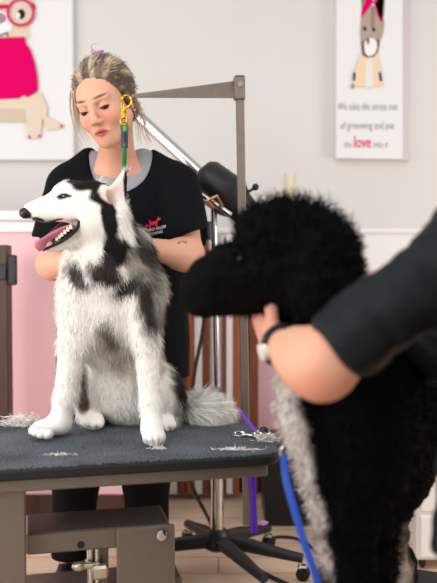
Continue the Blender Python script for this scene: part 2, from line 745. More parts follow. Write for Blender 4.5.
YC = WALL_Y - .045
cv = empty('wall_canvas', (P(-10, 0, YC)[0], WALL_Y - .02, P(0, 160, YC)[2]),
           'large white wall canvas of a cream dog wearing hot pink glasses and sweater', 'picture', 'canvas prints on the wall')
a, b_ = P(-95, -100, YC), P(73.5, 160, YC)
MB().box(((a[0] + b_[0]) / 2, (YC + WALL_Y - .002) / 2, (a[2] + b_[2]) / 2), (b_[0] - a[0], WALL_Y - .002 - YC, a[2] - b_[2]), bev=.004).build('canvas', canvas_m, cv)
ring = lambda x, y, ro, ri: circ(x, y, ro, n=28) + [(x + ro, y)] + [(x + ri, y)] + circ(x, y, ri, n=28)[::-1]
shp = [
    (BEI, [(-36, -22), (-20, -34), (0, -38), (20, -32), (33, -16), (34, 6), (30, 26), (26, 40), (-32, 40), (-38, 20), (-40, 0)], True),
    (BE2, [(-52, -46), (-34, -30), (-32, -10), (-44, 4), (-56, -14)], True),
    (BE2, [(44, -46), (28, -30), (27, -12), (36, 0), (48, -14)], True),
    (WH, circ(-3, 24, 16, 13), False),
    ((165, 135, 150), circ(-1, 18.5, 7.5, 5.5), False),
    (GRY, [(-14, 30), (-3, 36), (8, 31.5), (9, 37), (7.5, 37), (6.5, 34), (-3, 38), (-14, 32)], False),
    (WH, circ(21.5, 13.5, 12), False), (BEI, circ(22, 13.5, 11, 10.5), False),
    (WH, circ(-28, 13.5, 12), False), (BEI, circ(-28, 13.5, 11, 10.5), False),
    (INK, circ(21.5, 14.5, 4, 5), False), (INK, circ(-26, 14.5, 4, 5), False),
    (WH, circ(18.5, 16, 2, 3), False), (WH, circ(-29, 16, 2, 3), False),
    (HOT, [(-16, 6), (8, 5), (10, 9), (-16, 10)], False),
    (HOT, [(31, 3), (35.5, 5), (36, 10), (33, 10)], False),
    (BEI, [(-70, 101), (22, 97), (41, 93), (48, 108), (47, 117), (63, 125), (63, 128.5), (47, 130.5), (43, 118), (41, 137.5), (34, 139), (28, 137), (27, 122), (-70, 122)], False),
    (BE2, [(-70, 109), (22, 109), (26, 111), (27, 122), (-70, 122)], False),
    (HOT, [(-42, 37), (0, 38.5), (25, 37.5), (27, 45), (31, 50), (35.5, 64), (38, 77), (38.5, 90), (34, 95), (28.5, 98), (24, 96), (20, 99), (0, 100), (-60, 100), (-58, 60)], False),
    ((205, 70, 100), circ(30, 137.5, 1.6), False), ((205, 70, 100), circ(40, 136.5, 1.6), False), ((205, 70, 100), circ(62, 126.5, 1.6), False),
]
art('printed_dog', shp, YC - .0005, cv)


def annulus(b, x, y, ro, ri, yy, n=32):
    V, q = [], []
    for i in range(n):
        t = 2 * math.pi * i / n
        for r in (ro, ri):
            w = P(x + r * math.cos(t), y + r * math.sin(t), YC)
            w[1] = yy
            V.append(w)
    for i in range(n):
        j = (i + 1) % n
        q.append([2 * i, 2 * j, 2 * j + 1, 2 * i + 1])
    b.add(V, [np.array(q)])


for x_ in (21.5, -28):
    b = MB()
    annulus(b, x_, 13.5, 14.2, 11.3, YC - .016)
    b.build('printed_rim', mat('print_rim', (206, 24, 84), .7), cv)

# the sign with a sloping right-hand edge
YS = WALL_Y - .06
sg = empty('wall_sign', (P(372, 100, YS)[0], WALL_Y - .02, P(372, 159, YS)[2]),
           'white wall sign with small dog in pink bow above script lettering', 'sign', 'canvas prints on the wall')
c = [P(337, -62, YS), P(402.5, -62, YS), P(402.5, 159, YS), P(336.5, 158, YS)]
d = [P(337, -62, YS), P(414, -62, YS), P(412.3, 160, YS), P(336.5, 158, YS)]
V = np.array(c + d)
V[4:, 1] = WALL_Y - .003
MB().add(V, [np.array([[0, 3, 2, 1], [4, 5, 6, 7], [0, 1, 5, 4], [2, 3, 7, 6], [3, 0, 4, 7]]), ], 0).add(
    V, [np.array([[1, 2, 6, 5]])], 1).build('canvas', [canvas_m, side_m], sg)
FUR1, FUR2, JK, NV = (150, 128, 112), (176, 158, 142), (236, 208, 172), (46, 52, 104)
shp = [
    (FUR1, [(361, -6), (367, -14), (371, 2), (369, 18), (362, 16)], False),
    (FUR1, [(385, -6), (378, -14), (374, 2), (376, 18), (384, 16)], False),
    (FUR2, [(361, 18), (366, 8), (373, 6), (380, 9), (384, 20), (383, 34), (379, 44), (377, 54), (371, 58), (364, 53), (361, 44), (360, 30)], True),
    (FUR1, [(371, 8), (374.5, 8), (374, 26), (371, 26)], True),
    (HOT, [(366, -10), (371, -2), (374, 2), (369, 8), (361, 19), (361.5, 10), (365, 3)], False),
    (HOT, [(384, -10), (378, -2), (374, 2), (379, 8), (382, 23), (377, 16), (375, 5)], False),
    ((120, 88, 76), [(361, 44), (366, 40), (378, 40), (379, 46), (376, 55), (369, 59), (362, 54)], True),
    (WH, [(364, 44), (367.5, 39), (374, 39), (377, 45), (375, 53), (369, 56.5), (364.5, 52)], True),
    (INK, circ(364.5, 29, 1.6, 2), False), (INK, circ(373.5, 30, 1.6, 2), False),
    (INK, [(366.5, 39), (369, 39), (368.7, 44), (367.2, 45)], False),
    (JK, [(360.5, 55), (366, 58), (373, 57.5), (377, 53), (379.5, 66), (382, 80), (383, 86), (352, 87), (355, 70)], False),
    ((228, 224, 222), [(366, 60), (372, 59), (373, 88), (365, 88)], False),
    (NV, [(352.8, 73), (355.3, 73), (355, 81), (352.6, 81)], False),
    (NV, [(378, 73), (380.5, 72.5), (382, 81), (379.5, 82)], False),
    (FUR1, [(352, 84), (354, 85), (353, 89), (350, 88.5)], False),
]
art('printed_dog', shp, YS - .0005, sg)


def write(body, x0, x1, ybase, yx, Yf, mt, parent, name='lettering', bold=0.0, shear=0.0):
    """body from px x0 to x1 on the baseline, letters as high as yx (cap height px)"""
    V, fs = text_mesh(body, bold, shear)
    sx = (x1 - x0) / (V[:, 0].max() - V[:, 0].min())
    px = x0 + (V[:, 0] - V[:, 0].min()) * sx
    py = ybase - V[:, 1] * yx / .73
    W = np.array([P(a, b, Yf) for a, b in zip(px, py)])
    W[:, 1] = Yf - .001
    return build(name, W, group_faces(fs), mt, parent, smooth=False)


ink_m = mat('print_ink', (112, 102, 112), .7)
hot_m = mat('print_hot', (226, 44, 92), .7)
write('We take the stress out', 338, 397.5, 110, 8, YS - .001, ink_m, sg, bold=-.012, shear=.1)
write('of grooming and put', 340.5, 394, 129, 8, YS - .001, ink_m, sg, bold=-.012, shear=.1)
write('the', 344.5, 351.5, 147.5, 7, YS - .001, ink_m, sg, bold=-.012, shear=.1)
write('love', 354, 371, 147.5, 12, YS - .001, hot_m, sg, bold=.012)
write('into it', 373.5, 388, 147.5, 7, YS - .001, ink_m, sg, bold=-.012, shear=.1)

sw = empty('switch_plate', P(290, 186, WALL_Y - .006), 'cream switch plate on white wall above black poodle', 'switch')
c0 = P(290, 187, WALL_Y - .006)
MB().box(c0, (m(8, 3.74), .01, m(27, 3.74)), bev=.003).build('plate', mat('cream_plastic', (226, 214, 178), .5), sw)
MB().box(c0 + A(0, -.008, .01), (.012, .012, .024), bev=.003).build('toggle', mat('cream_toggle', (236, 226, 196), .45), sw)

# ------------------------------------------------------------------ picket fence in front of the pink wainscot
FY = 3.6
fz = P(220, 236, FY)[2]
fc = empty('picket_fence', (P(212, 300, FY)[0], FY, 0), 'brown and white picket fence standing against pink wall', 'fence')
pick = [(142, 150, brown_wood), (151, 158, white_m), (160, 167.5, orange_wood), (169, 176.5, white_m), (178, 185, brown_wood),
        (186.5, 193.7, orange_wood), (194.6, 202, white_m), (203, 209, brown_wood), (210.5, 214.5, grey_wood), (217.4, 221.2, grey_wood),
        (224, 226.3, brown_wood), (226.6, 232.5, white_m), (233.2, 239.3, orange_wood), (249.5, 258.4, brown_wood)]
for i, (x0, x1, mt) in enumerate(pick):
    xa, xb = P(x0, 300, FY)[0], P(x1, 300, FY)[0]
    w = xb - xa
    zt = fz + (.012 if i % 2 else 0)
    out = [(xa, FY, .03), (xb, FY, .03), (xb, FY, zt - w * .4), ((xa + xb) / 2, FY, zt), (xa, FY, zt - w * .4)]
    MB().prism(out, (0, .018, 0)).build('picket', mt, fc, label={'white_board': 'white picket', 'grey_wood': 'grey picket'}.get(mt.name, 'brown picket'))
xa, xb = P(140, 300, FY)[0], P(259, 300, FY)[0]
for z in (.2, fz - .2):
    MB().box(((xa + xb) / 2, FY + .038, z), (xb - xa, .04, .06), bev=.004).build('rail', dark_wood, fc)
for x in (xa + .03, xb - .03):
    MB().box((x, FY + .078, fz / 2 - .03), (.04, .04, fz - .06), bev=.004).build('fence_post', dark_wood, fc)

# ------------------------------------------------------------------ stand dryer
DY = 2.78
hub = onz(217, 541, .105)
st = empty('stand_dryer', (hub[0], hub[1], 0), 'black grooming dryer on chrome stand with five caster legs', 'dryer')
hx, hy = hub[0], hub[1]
b = MB()
b.tube([(hx, hy, .075), (hx, hy, .085), (hx, hy, .135), (hx, hy, .15)], [.03, .045, .042, .028], 20)
b.build('hub', black_m, st, smooth=True)
tips = [(306, 563), (240, 571), (150, 556)]
angs = []
for q in tips:
    w = onz(q[0], q[1], .06)
    angs.append(math.atan2(w[1] - hy, w[0] - hx))
angs = [angs[0], angs[1] + math.radians(4), angs[2]]
angs += [angs[0] + math.radians(66), angs[0] + math.radians(128)]
for a_ in angs:
    dx, dy = math.cos(a_), math.sin(a_)
    q = [(hx + dx * r, hy + dy * r, z) for r, z in ((.02, .108), (.12, .10), (.24, .082), (.30, .075))]
    leg = MB().tube(q, [.026, .024, .018, .016], 10).build('base_leg', black_m, st, smooth=True)
    cx_, cy_ = hx + dx * .29, hy + dy * .29
    s_ = MB().tube([(cx_, cy_, .072), (cx_, cy_, .05)], .006, 8)
    s_.box((cx_ + dx * .008, cy_ + dy * .008, .046), (.03, .03, .012), bev=.004)
    cs = s_.build('caster', chrome_m, leg)
    for sg_ in (-1, 1):
        nx, ny = -dy * .011 * sg_, dx * .011 * sg_
        MB().tube([(cx_ + dx * .012 + nx * .35, cy_ + dy * .012 + ny * .35, .024), (cx_ + dx * .012 + nx * 1.4, cy_ + dy * .012 + ny * 1.4, .024)], .023, 16).build('caster_wheel', rubber_m, leg, smooth=True)
zt = P(214, 205, DY)[2]
MB().tube([(hx, hy, .14), (hx, hy, .62)], .0235, 20).build('outer_column', chrome_m, st, smooth=True)
xq = P(213.5, 330, DY)[0]
MB().tube([(hx, hy, .6), (xq, hy, zt)], .0125, 16).build('inner_pole', chrome_m, st, smooth=True)
MB().tube([(xq, hy, .60), (xq, hy, .64)], [.03, .028], 16).build('collar', black_m, st, smooth=True)
p0, p1 = P(112, 92, DY + .12), P(216, 188, DY)
MB().tube([p0, p0 * .6 + p1 * .4, p1], .021, 16).build('boom', chrome_m, st, smooth=True)
# the blower: a fat drum with a narrowing mouth
u0, u1 = P(200, 179, DY), P(241, 207, DY - .03)
dv = (u1 - u0) / np.linalg.norm(u1 - u0)
b = MB()
nrm = A(dv[2], 0, -dv[0])
ctr = lambda t, o_: u0 + (u1 - u0) * t + A(-dv[2], 0, dv[0]) * o_
b.tube([ctr(-.08, .01), ctr(0, .01), ctr(.1, .01), ctr(.75, .008), ctr(.95, .0), ctr(1.25, -.005), ctr(1.27, -.005)],
       [.03, .062, .072, .072, .055, .042, .04], 24)
b.build('blower', black_m, st, smooth=True)
b = MB().tube([ctr(-.1, -.045) + A(0, -.06, 0), ctr(.95, -.045) + A(0, -.06, 0)], .011, 12)
b.ball(ctr(-.12, -.045) + A(0, -.06, 0), .016)
b.ball(ctr(-.05, -.075) + A(0, -.06, 0), .015)
b.build('trim_bar', chrome_m, st, smooth=True)
q = [P(*s, DY - .1) for s in ((207, 201), (214, 208), (222, 205), (217, 196), (207, 201))]
MB().tube(q, .006, 8).build('bracket', mat('copper', (200, 150, 112), .3, .8), st, smooth=True)
b = MB().tube([P(240, 196, DY - .03), P(255, 188, DY - .03)], .005, 8)
b.ball(P(255.5, 187, DY - .03), .012)
b.build('knob', black_m, st, smooth=True)
b = MB().tube([P(205, 222, DY - .03), P(206, 240, DY - .03)], .03, 14)
b.build('joint', black_m, st, smooth=True)

# ------------------------------------------------------------------ floor things at the back
by = onz(290, 527, 0)[1]
xa, xb = P(262, 500, by)[0], P(352, 500, by)[0]
zb = P(262, 452, by)[2]
bx = empty('storage_bin', ((xa + xb) / 2, by + .16, 0), 'black plastic storage bin on floor behind the table', 'bin')
V = [(xa + .015, by + .01, 0), (xb - .015, by + .01, 0), (xb - .015, by + .31, 0), (xa + .015, by + .31, 0),
     (xa, by, zb), (xb, by, zb), (xb, by + .32, zb), (xa, by + .32, zb)]
MB().add(V, [np.array([[0, 3, 2, 1], [0, 1, 5, 4], [1, 2, 6, 5], [2, 3, 7, 6], [3, 0, 4, 7], [4, 5, 6, 7]])]).build('body', black_m, bx)
MB().box(((xa + xb) / 2, by + .16, zb + .012), (xb - xa + .02, .34, .024), bev=.006).build('lid', black_m, bx)

wy = onz(424, 572, 0)[1]
xa = P(416.5, 550, wy)[0]
wb = empty('drawer_cart', (xa + .17, wy + .2, 0), 'white drawer cart on the floor behind the black poodle', 'cart')
MB().box((xa + .17, wy + .2, .29), (.34, .40, .5), bev=.008).build('carcass', white_m, wb)
for i in range(3):
    dr = MB().box((xa + .17, wy - .004, .125 + i * .16), (.32, .014, .145), bev=.004).build('drawer', white_m, wb)
    MB().box((xa + .17, wy - .018, .16 + i * .16), (.1, .016, .012), bev=.004).build('handle', chrome_m, dr)
for sx in (.03, .31):
    for sy in (.04, .36):
        MB().ball((xa + sx, wy + sy, .02), (.012, .02, .02)).build('caster', rubber_m, wb, smooth=True)
        MB().tube([(xa + sx, wy + sy, .03), (xa + sx, wy + sy, .045)], .008, 8).build('caster_stem', chrome_m, wb)


def cord(pts, r, name, label, cat='cord', mt=rubber_m, n=60, group=None):
    o = MB().tube(curve(pts, n), r, 8).build(name, mt, smooth=True)
    return tag(o, label, cat, group)


z = .006
cord([P(205.5, 305, 3.2), P(202, 335, 3.2), P(195, 370, 3.2), P(190, 415, 3.2), P(188, 465, 3.15), P(194, 490, 3.1), onz(204, 510, z + .05), onz(216, 531, z),
      onz(236, 552, z), onz(262, 572, z), onz(300, 590, z)], .0075, 'power_cord', 'black power cord hanging past the picket fence down to the floor')
cord([onz(272, 553, z), onz(266, 543, z), onz(277, 537, z), onz(298, 539, z), onz(314, 550, z), onz(320, 562, z), onz(318, 578, z), onz(314, 592, z)], .006,
     'power_cord', 'black power cord coiled in a loop on floor beside the caster legs')

# ================================================================== grooming table
TZ, TROT = .60, 13.5
tu = A(math.cos(math.radians(TROT)), math.sin(math.radians(TROT)), 0)
tv = A(-tu[1], tu[0], 0)
TC = A(.165, 1.985, 0)          # near right corner
TL, TD = 1.0, .56


def tp(u, v, z):
    """table coordinates: u left from the right end, v back from the near edge"""
    return TC - tu * u + tv * v + A(0, 0, z)


TR = np.stack([tu, tv, A(0, 0, 1)], 1)


def mat_speckle():
    mt = mat('ribbed_rubber', (62, 67, 74), .8)
    nt = mt.node_tree
    b = nt.nodes['Principled BSDF']
    tc = nt.nodes.new('ShaderNodeTexCoord')
    nz = nt.nodes.new('ShaderNodeTexNoise')
    nz.inputs['Scale'].default_value = 170
    nz.inputs['Detail'].default_value = 3
    nt.links.new(tc.outputs['Object'], nz.inputs['Vector'])
    n2 = nt.nodes.new('ShaderNodeTexNoise')
    n2.inputs['Scale'].default_value = 7
    n2.inputs['Detail'].default_value = 6
    nt.links.new(tc.outputs['Object'], n2.inputs['Vector'])
    ad = nt.nodes.new('ShaderNodeMath')
    ad.operation = 'MULTIPLY_ADD'
    ad.inputs[1].default_value = .55
    nt.links.new(n2.outputs['Fac'], ad.inputs[0])
    nt.links.new(nz.outputs['Fac'], ad.inputs[2])
    cr = nt.nodes.new('ShaderNodeValToRGB')
    cr.color_ramp.elements[0].position = .58
    cr.color_ramp.elements[0].color = lin((27, 30, 33)) + (1,)
    cr.color_ramp.elements[1].position = 1.0
    cr.color_ramp.elements[1].color = lin((104, 113, 123)) + (1,)
    nt.links.new(ad.outputs[0], cr.inputs['Fac'])
    nt.links.new(cr.outputs['Color'], b.inputs['Base Color'])
    bp = nt.nodes.new('ShaderNodeBump')
    bp.inputs['Strength'].default_value = .4
    bp.inputs['Distance'].default_value = .003
    nt.links.new(nz.outputs['Fac'], bp.inputs['Height'])
    nt.links.new(bp.outputs['Normal'], b.inputs['Normal'])
    return mt


tb = empty('grooming_table', tp(TL / 2, TD / 2, 0), 'grooming table with grey rubber top and steel lift frame under the husky', 'table')


def slab(u0, u1, v0, v1, z0, z1, r, mt, name, edge=.004):
    out = []
    for (cu, cv_, a0) in ((u0 + r, v0 + r, 180), (u1 - r, v0 + r, 270), (u1 - r, v1 - r, 0), (u0 + r, v1 - r, 90)):
        for i in range(9):
            t = math.radians(a0 + i * 90 / 8)
            out.append((cu + r * math.cos(t), cv_ + r * math.sin(t)))
    out = np.array(out)
    cen = out.mean(0)
    rings = []
    for zz, ins in ((z0, edge), (z0 + edge, 0), (z1 - edge, 0), (z1, edge)):
        o = out + (cen - out) / np.linalg.norm(cen - out, axis=1)[:, None] * ins
        rings.append(np.array([tp(a, b, zz) for a, b in o]))
    n = len(out)
    q = [[k * n + i, k * n + (i + 1) % n, (k + 1) * n + (i + 1) % n, (k + 1) * n + i] for k in range(3) for i in range(n)]
    return MB().add(np.concatenate(rings), [np.array(q), np.array([list(range(n))[::-1]]), np.array([[3 * n + i for i in range(n)]])]).build(name, mt, tb)


slab(0, TL, 0, TD, TZ - .006, TZ, .06, mat_speckle(), 'rubber_mat', .002)
slab(-.003, TL + .003, -.003, TD + .003, TZ - .03, TZ - .005, .062, mat('table_edge', (14, 14, 15), .6), 'table_top', .005)
# steel frame under the top
zf = TZ - .03
b = MB()
for (u, v, su, sv) in ((TL / 2, .03, TL - .08, .03), (TL / 2, TD - .06, TL - .08, .03), (.09, TD / 2, .03, TD - .1), (TL - .09, TD / 2, .03, TD - .1)):
    b.box(tp(u, v, zf - .0155), (su, sv, .031), TR, .003)
b.build('top_frame', steel_m, tb)
# left column (a broad steel plate) and the right one further back
q0 = onz(26, 520, .41)
ul = (TC - A(q0[0], q0[1], 0)) @ tu
MB().box(tp(ul + .09, .06, (zf - .03) / 2 + .03), (.18, .05, zf - .09), TR, .004).build('column', steel_m, tb)
# lift arm: a broad box section running across
za = .415
u_r = (TC - A(*onz(166, 515, za)[:2], 0)) @ tu
b = MB().box(tp((ul + u_r) / 2, .17, za - .026), (ul - u_r, .16, .052), TR, .004)
b.build('lift_arm', steel_m, tb)
MB().tube([tp(ul - .13, .088, za - .036), tp(ul - .13, .0925, za - .036)], .009, 12).build('slot', rubber_m, tb)
pb = onz(115, 520, za)
ub = (TC - A(pb[0], pb[1], 0)) @ tu
u_l2 = ub + .005
wbr = m(57, 2.05)
MB().box(tp(u_l2 - wbr / 2, .07, .24), (wbr, .012, .36), TR, .004).build('bracket_plate', steel_m, tb)
bc = tp(u_l2 - wbr * .76, .060, .42 - .022)
b = MB().tube([bc + tv * .002, bc - tv * .006, bc - tv * .008], [.0135, .013, .008], 16)
b.tube([bc - tv * .006, bc - tv * .012], .007, 6)
b.build('bolt', chrome_m, tb, smooth=True)
# lower link, base frame and feet
MB().box(tp((ul + u_r) / 2 + .0, .20, .238), (ul - u_r + .08, .12, .03), TR, .004).build('lower_link', steel_m, tb)
b = MB()
for v in (.04, TD - .06):
    b.box(tp(TL / 2, v, .035), (TL - .1, .05, .04), TR, .004)
for u in (.12, TL - .12):
    b.box(tp(u, TD / 2, .035), (.05, TD - .1, .04), TR, .004)
b.build('base_frame', steel_m, tb)
for (u_, v_, t_) in ((u_l2 - wbr / 2, .12, .012), (u_l2 - wbr / 2, .30, .012), ((ul + u_r) / 2, .14, .02)):
    MB().box(tp(u_, v_, .205), (.05, t_, .30), TR, .003).build('scissor_bar', steel_m, tb)
for u in (.1, TL - .1):
    for v in (.04, TD - .06):
        MB().tube([tp(u, v, 0), tp(u, v, .016)], [.022, .018], 12).build('foot', rubber_m, tb, smooth=True)
# gas strut with its knuckle
ps = onz(90, 556, .33)
b = MB().tube([tp((TC - ps) @ tu, .13, .37), tp((TC - ps) @ tu, .13, .10)], .009, 12)
b.tube([tp((TC - ps) @ tu - .016, .12, .37), tp((TC - ps) @ tu - .016, .12, .10)], .006, 12)
pst = b.build('strut', chrome_m, tb, smooth=True)
b = MB().ball(tp((TC - ps) @ tu + .03, .11, .318), (.018, .012, .012), TR)
b.box(tp((TC - ps) @ tu - .02, .10, .305), (.042, .03, .034), TR, .006)
b.tube([tp((TC - ps) @ tu + .03, .11, .318), tp((TC - ps) @ tu - .02, .11, .318)], .008, 10)
b.build('knuckle', mat('pale_brass', (196, 186, 168), .3, .8), pst, smooth=True)

# ------------------------------------------------------------------ grooming arm clamped to the right end
AY = 2.52
ga = empty('grooming_post', P(246, 412, AY), 'steel grooming arm with tapered bar clamped at right end of table', 'grooming arm')
pt_, pb_ = P(239.6, 78, AY), P(247, 524, AY)
dirp = (pb_ - pt_) / np.linalg.norm(pb_ - pt_)
xax = A(1, 0, 0) - dirp * dirp[0]
xax /= np.linalg.norm(xax)
RP = np.stack([xax, np.cross(-dirp, xax), -dirp], 1)
L = np.linalg.norm(pb_ - pt_)
MB().box((pt_ + pb_) / 2, (.026, .026, L), RP, .002).build('post', mat('arm_steel', (136, 122, 112), .4, .5, noise=.06, nscale=30), ga)
arm_m = MATS['arm_steel']
tip = P(133, 95.8, 2.20)
e0, e1, e2 = P(235, 81, AY), P(238, 98, AY), P(133, 97.6, 2.20)
e3 = P(133, 94.2, 2.20)
ax_ = (e1 - e2) / np.linalg.norm(e1 - e2)
sd = np.cross(ax_, A(0, 0, 1))
sd /= np.linalg.norm(sd)
out = [e0 - sd * .006, e1 - sd * .006, e2 - sd * .006, e3 - sd * .006]
MB().prism(out, sd * .012).build('tapered_bar', arm_m, ga)
MB().box(P(239.2, 89, AY - .0) + A(0, -.002, 0), (.036, .036, m(22, AY)), RP, .003).build('sleeve', arm_m, ga)
b = MB().tube([P(240.5, 84, AY - .018), P(240.5, 84, AY - .026)], .008, 10)
b.build('bolt', chrome_m, ga, smooth=True)
MB().box(P(239.6, 77.5, AY), (.03, .03, .008), RP, .002).build('end_cap', black_m, ga)
cb = tp(-.012, (P(246, 412, AY) - TC) @ tv, TZ - .05)
b = MB().box(tp(-.008, (P(246, 412, AY) - TC) @ tv, TZ - .034), (.09, .05, .008), TR, .002)
b.box(tp(-.02, (P(246, 412, AY) - TC) @ tv, TZ - .06), (.03, .05, .05), TR, .003)
b.build('clamp', steel_m, ga)

# loop, swivel clip and the green lead
ny = 2.19
gl = empty('grooming_loop', P(126, 100, ny), 'green grooming loop with brass clip hanging from steel arm to husky', 'leash')
t = np.linspace(0, 2 * math.pi, 20)
c0 = P(126.5, 101.5, ny)
b = MB().tube([c0 + A(.0135 * math.cos(a), .003 * math.sin(2 * a), .0155 * math.sin(a)) for a in t], .0035, 8, cap=False)
b.tube([P(124.5, 105, ny), P(124, 118, ny)], .0045, 8)
b.ball(P(124.3, 110, ny), (.009, .007, .010))
b.tube([P(122, 103, ny), P(122.5, 115, ny), P(124.5, 117, ny)], .0032, 8)
c1 = P(124, 121, ny)
b.tube([c1 + A(.0085 * math.cos(a), 0, .010 * math.sin(a)) for a in t], .0036, 8, cap=False)
b.ball(P(124, 117, ny), (.008, .006, .006))
b.build('swivel_clip', brass_m, gl, smooth=True)
green_m = mat('green_webbing', (18, 120, 62), .6)
c2 = P(124.3, 128, ny)
b = MB().tube([c2 + A(.008 * math.cos(a), 0, .013 * math.sin(a)) for a in t], .004, 8, cap=False)
b.tube(curve([P(124.3, 132, ny), P(124.6, 150, ny), P(124, 172, ny + .03), P(124, 196, ny + .05), P(125, 222, ny + .06)], 16), .0062, 8)
b.build('lead', green_m, gl, smooth=True)
MB().tube([P(124.4, 132, ny), P(124.6, 140, ny + .001), P(124.6, 148, ny + .002)], .0095, 10).build('slider', mat('navy', (40, 44, 62), .5), gl, smooth=True)
# the loop part round the dog's neck
nc = P(104, 224, 2.205)
b = MB().tube([nc + A(m(27, 2.2) * math.cos(a), .080 * math.sin(a), .012 * math.cos(a)) for a in np.linspace(.1, math.pi - .1, 20)], .006, 8)
b.build('neck_loop', green_m, gl, smooth=True)

# ------------------------------------------------------------------ purple lead over the table end
pur = mat('purple_webbing', (96, 40, 190), .6)
pl = empty('purple_leash', P(248, 420, 2.38), 'purple leash with metal clip lying over the right end of table', 'leash')


def strap(pts, w, th, nrm, name, mt, parent, n=24):
    c = curve(pts, n)
    return MB().tube(c, w / 2, 8, flat=(nrm, th / w)).build(name, mt, parent, smooth=True)


s0 = onz(239, 409, TZ + .03)
s1 = onz(247, 421, TZ + .022)
s2 = onz(257, 432, TZ + .012)
strap([s0, s1, s2], .016, .004, A(.3, -.6, .7), 'strap', pur, pl)
b = MB()
for (q, r_) in ((onz(258, 434.5, TZ + .01), .011), (onz(263, 432, TZ + .012), .013), (onz(240, 434, TZ + .006), .014)):
    b.tube([q + A(r_ * 1.2 * math.cos(a), r_ * .9 * math.sin(a), .003 * math.sin(a)) for a in t], .0033, 8, cap=False)
b.tube([onz(257, 436, TZ + .008), onz(249, 435, TZ + .006), onz(243, 434.5, TZ + .006)], .004, 8)
b.build('clip', chrome_m, pl, smooth=True)
MB().ball(onz(264, 431, TZ + .016), (.014, .009, .012)).build('stopper', black_m, pl, smooth=True)
hy_ = 2.46
for dx, sgn in ((-2.2, 1), (2.0, -1)):
    strap([P(251 + dx, 452, hy_), P(252 + dx, 480, hy_), P(253.5 + dx + sgn, 505, hy_), P(254 + dx, 533, hy_)], .013, .003, A(.35 * sgn, -.93, 0), 'hanging_strap', pur, pl)
b = MB().ball(P(263, 523, hy_), (.013, .005, .008))
b.tube([P(258, 523, hy_), P(268, 522.5, hy_)], .004, 8)
b.build('tag', mat('lilac', (206, 150, 220), .5), pl, smooth=True)


# ------------------------------------------------------------------ clipped fur lying about
def fluff(name, c, r, n, length, label, seed, cols=((225, 220, 212), (250, 246, 240))):
    rr = np.random.RandomState(seed)
    c = np.asarray(c)
    p = rr.normal(size=(n, 3)) * .42
    p[:, 2] = np.abs(p[:, 2]) * .8
    p = c + p * np.asarray(r)
    d = rr.normal(size=(n, 3))
    d[:, 2] *= .5
    d /= np.linalg.norm(d, axis=1)[:, None]
    L = length * rr.uniform(.5, 1.2, n)
    s = np.cross(d, rr.normal(size=(n, 3)))
    s /= np.linalg.norm(s, axis=1)[:, None]
    bend = np.cross(d, s) * (L * .3)[:, None]
    w = .0011
    V = np.stack([p - d * L[:, None] / 2, p + s * w + bend * .5, p - s * w + bend * .5, p + d * L[:, None] / 2], 1)
    V[:, :, 2] = np.maximum(V[:, :, 2], c[2] + .001)
    k = np.arange(n)[:, None] * 4
    fs = [np.concatenate([k + np.array([0, 2, 1]), k + np.array([1, 2, 3])])]
    a = rr.rand(n, 1)
    col = np.array(lin(cols[0])) * (1 - a) + np.array(lin(cols[1])) * a
    o = build(name, V.reshape(-1, 3), fs, fur_m, None, False, np.repeat(col, 4, 0))
    return tag(o, label, 'fur', 'clipped fur on the table')


fur_m = mat('fur', (255, 255, 255), .75, vcol=True, spec=.2)
fluff('loose_fur_clump', onz(22, 425, TZ + .001), (.055, .04, .035), 900, .035, 'white clump of loose fur at the far table edge, left of husky', 1)
fluff('loose_fur_clump', onz(268, 441, TZ + .001), (.03, .025, .02), 500, .028, 'grey white clump of loose fur at right end of table', 2, ((170, 165, 160), (240, 236, 230)))
fluff('loose_fur_wisp', onz(236, 450, TZ + .001), (.06, .012, .004), 160, .03, 'thin white wisp of fur below the purple leash clip', 3)
fluff('loose_fur_wisp', onz(60, 455, TZ + .001), (.04, .012, .004), 70, .02, 'thin white wisp of fur near front edge of table', 4)
fluff('loose_fur_wisp', onz(158, 449, TZ + .001), (.02, .008, .006), 120, .022, 'white wisp of fur in front of husky\'s front paw', 5)

# ================================================================== husky
def joint(px, py, Y, r):
    return P(px, py, Y), m(r, Y)


def capj(f, a, b, k=.02, mode='u'):
    f.cap(P(*a[:3]), P(*b[:3]), m(a[3], a[2]), m(b[3], b[2]), k, mode)


def ellj(f, px, py, Y, rx, rz, ry, k=.02, mode='u', R=None):
    f.ell(P(px, py, Y), (m(rx, Y), ry, m(rz, Y)), R, k, mode)


def onT(px, py, r):
    """a point r px above the table along the line of sight through the paw's lowest pixel"""
    q = onz(px, py, TZ)
    return q


HW, HB, HG, HL, HD = (246, 241, 234), (17, 16, 17), (88, 81, 77), (172, 160, 146), (50, 46, 45)
hf = Field(axis(-.56, .12, .0042, [(-.52, -.2, .0036)]), axis(1.98, 2.56, .0045), axis(.585, 1.32, .0045, [(1.04, 1.32, .0034)]))
# trunk
ellj(hf, 105, 302, 2.27, 44, 60, .125, .03)
ellj(hf, 106, 268, 2.25, 42, 40, .115, .04)
capj(hf, (109, 300, 2.29, 42), (130, 385, 2.38, 37), .04)
ellj(hf, 130, 388, 2.38, 40, 36, .115, .04)
capj(hf, (107, 265, 2.23, 38), (102, 222, 2.20, 29), .04)
capj(hf, (136, 238, 2.24, 10), (150, 290, 2.27, 15), .04)
capj(hf, (146, 288, 2.30, 16), (138, 350, 2.36, 18), .04)
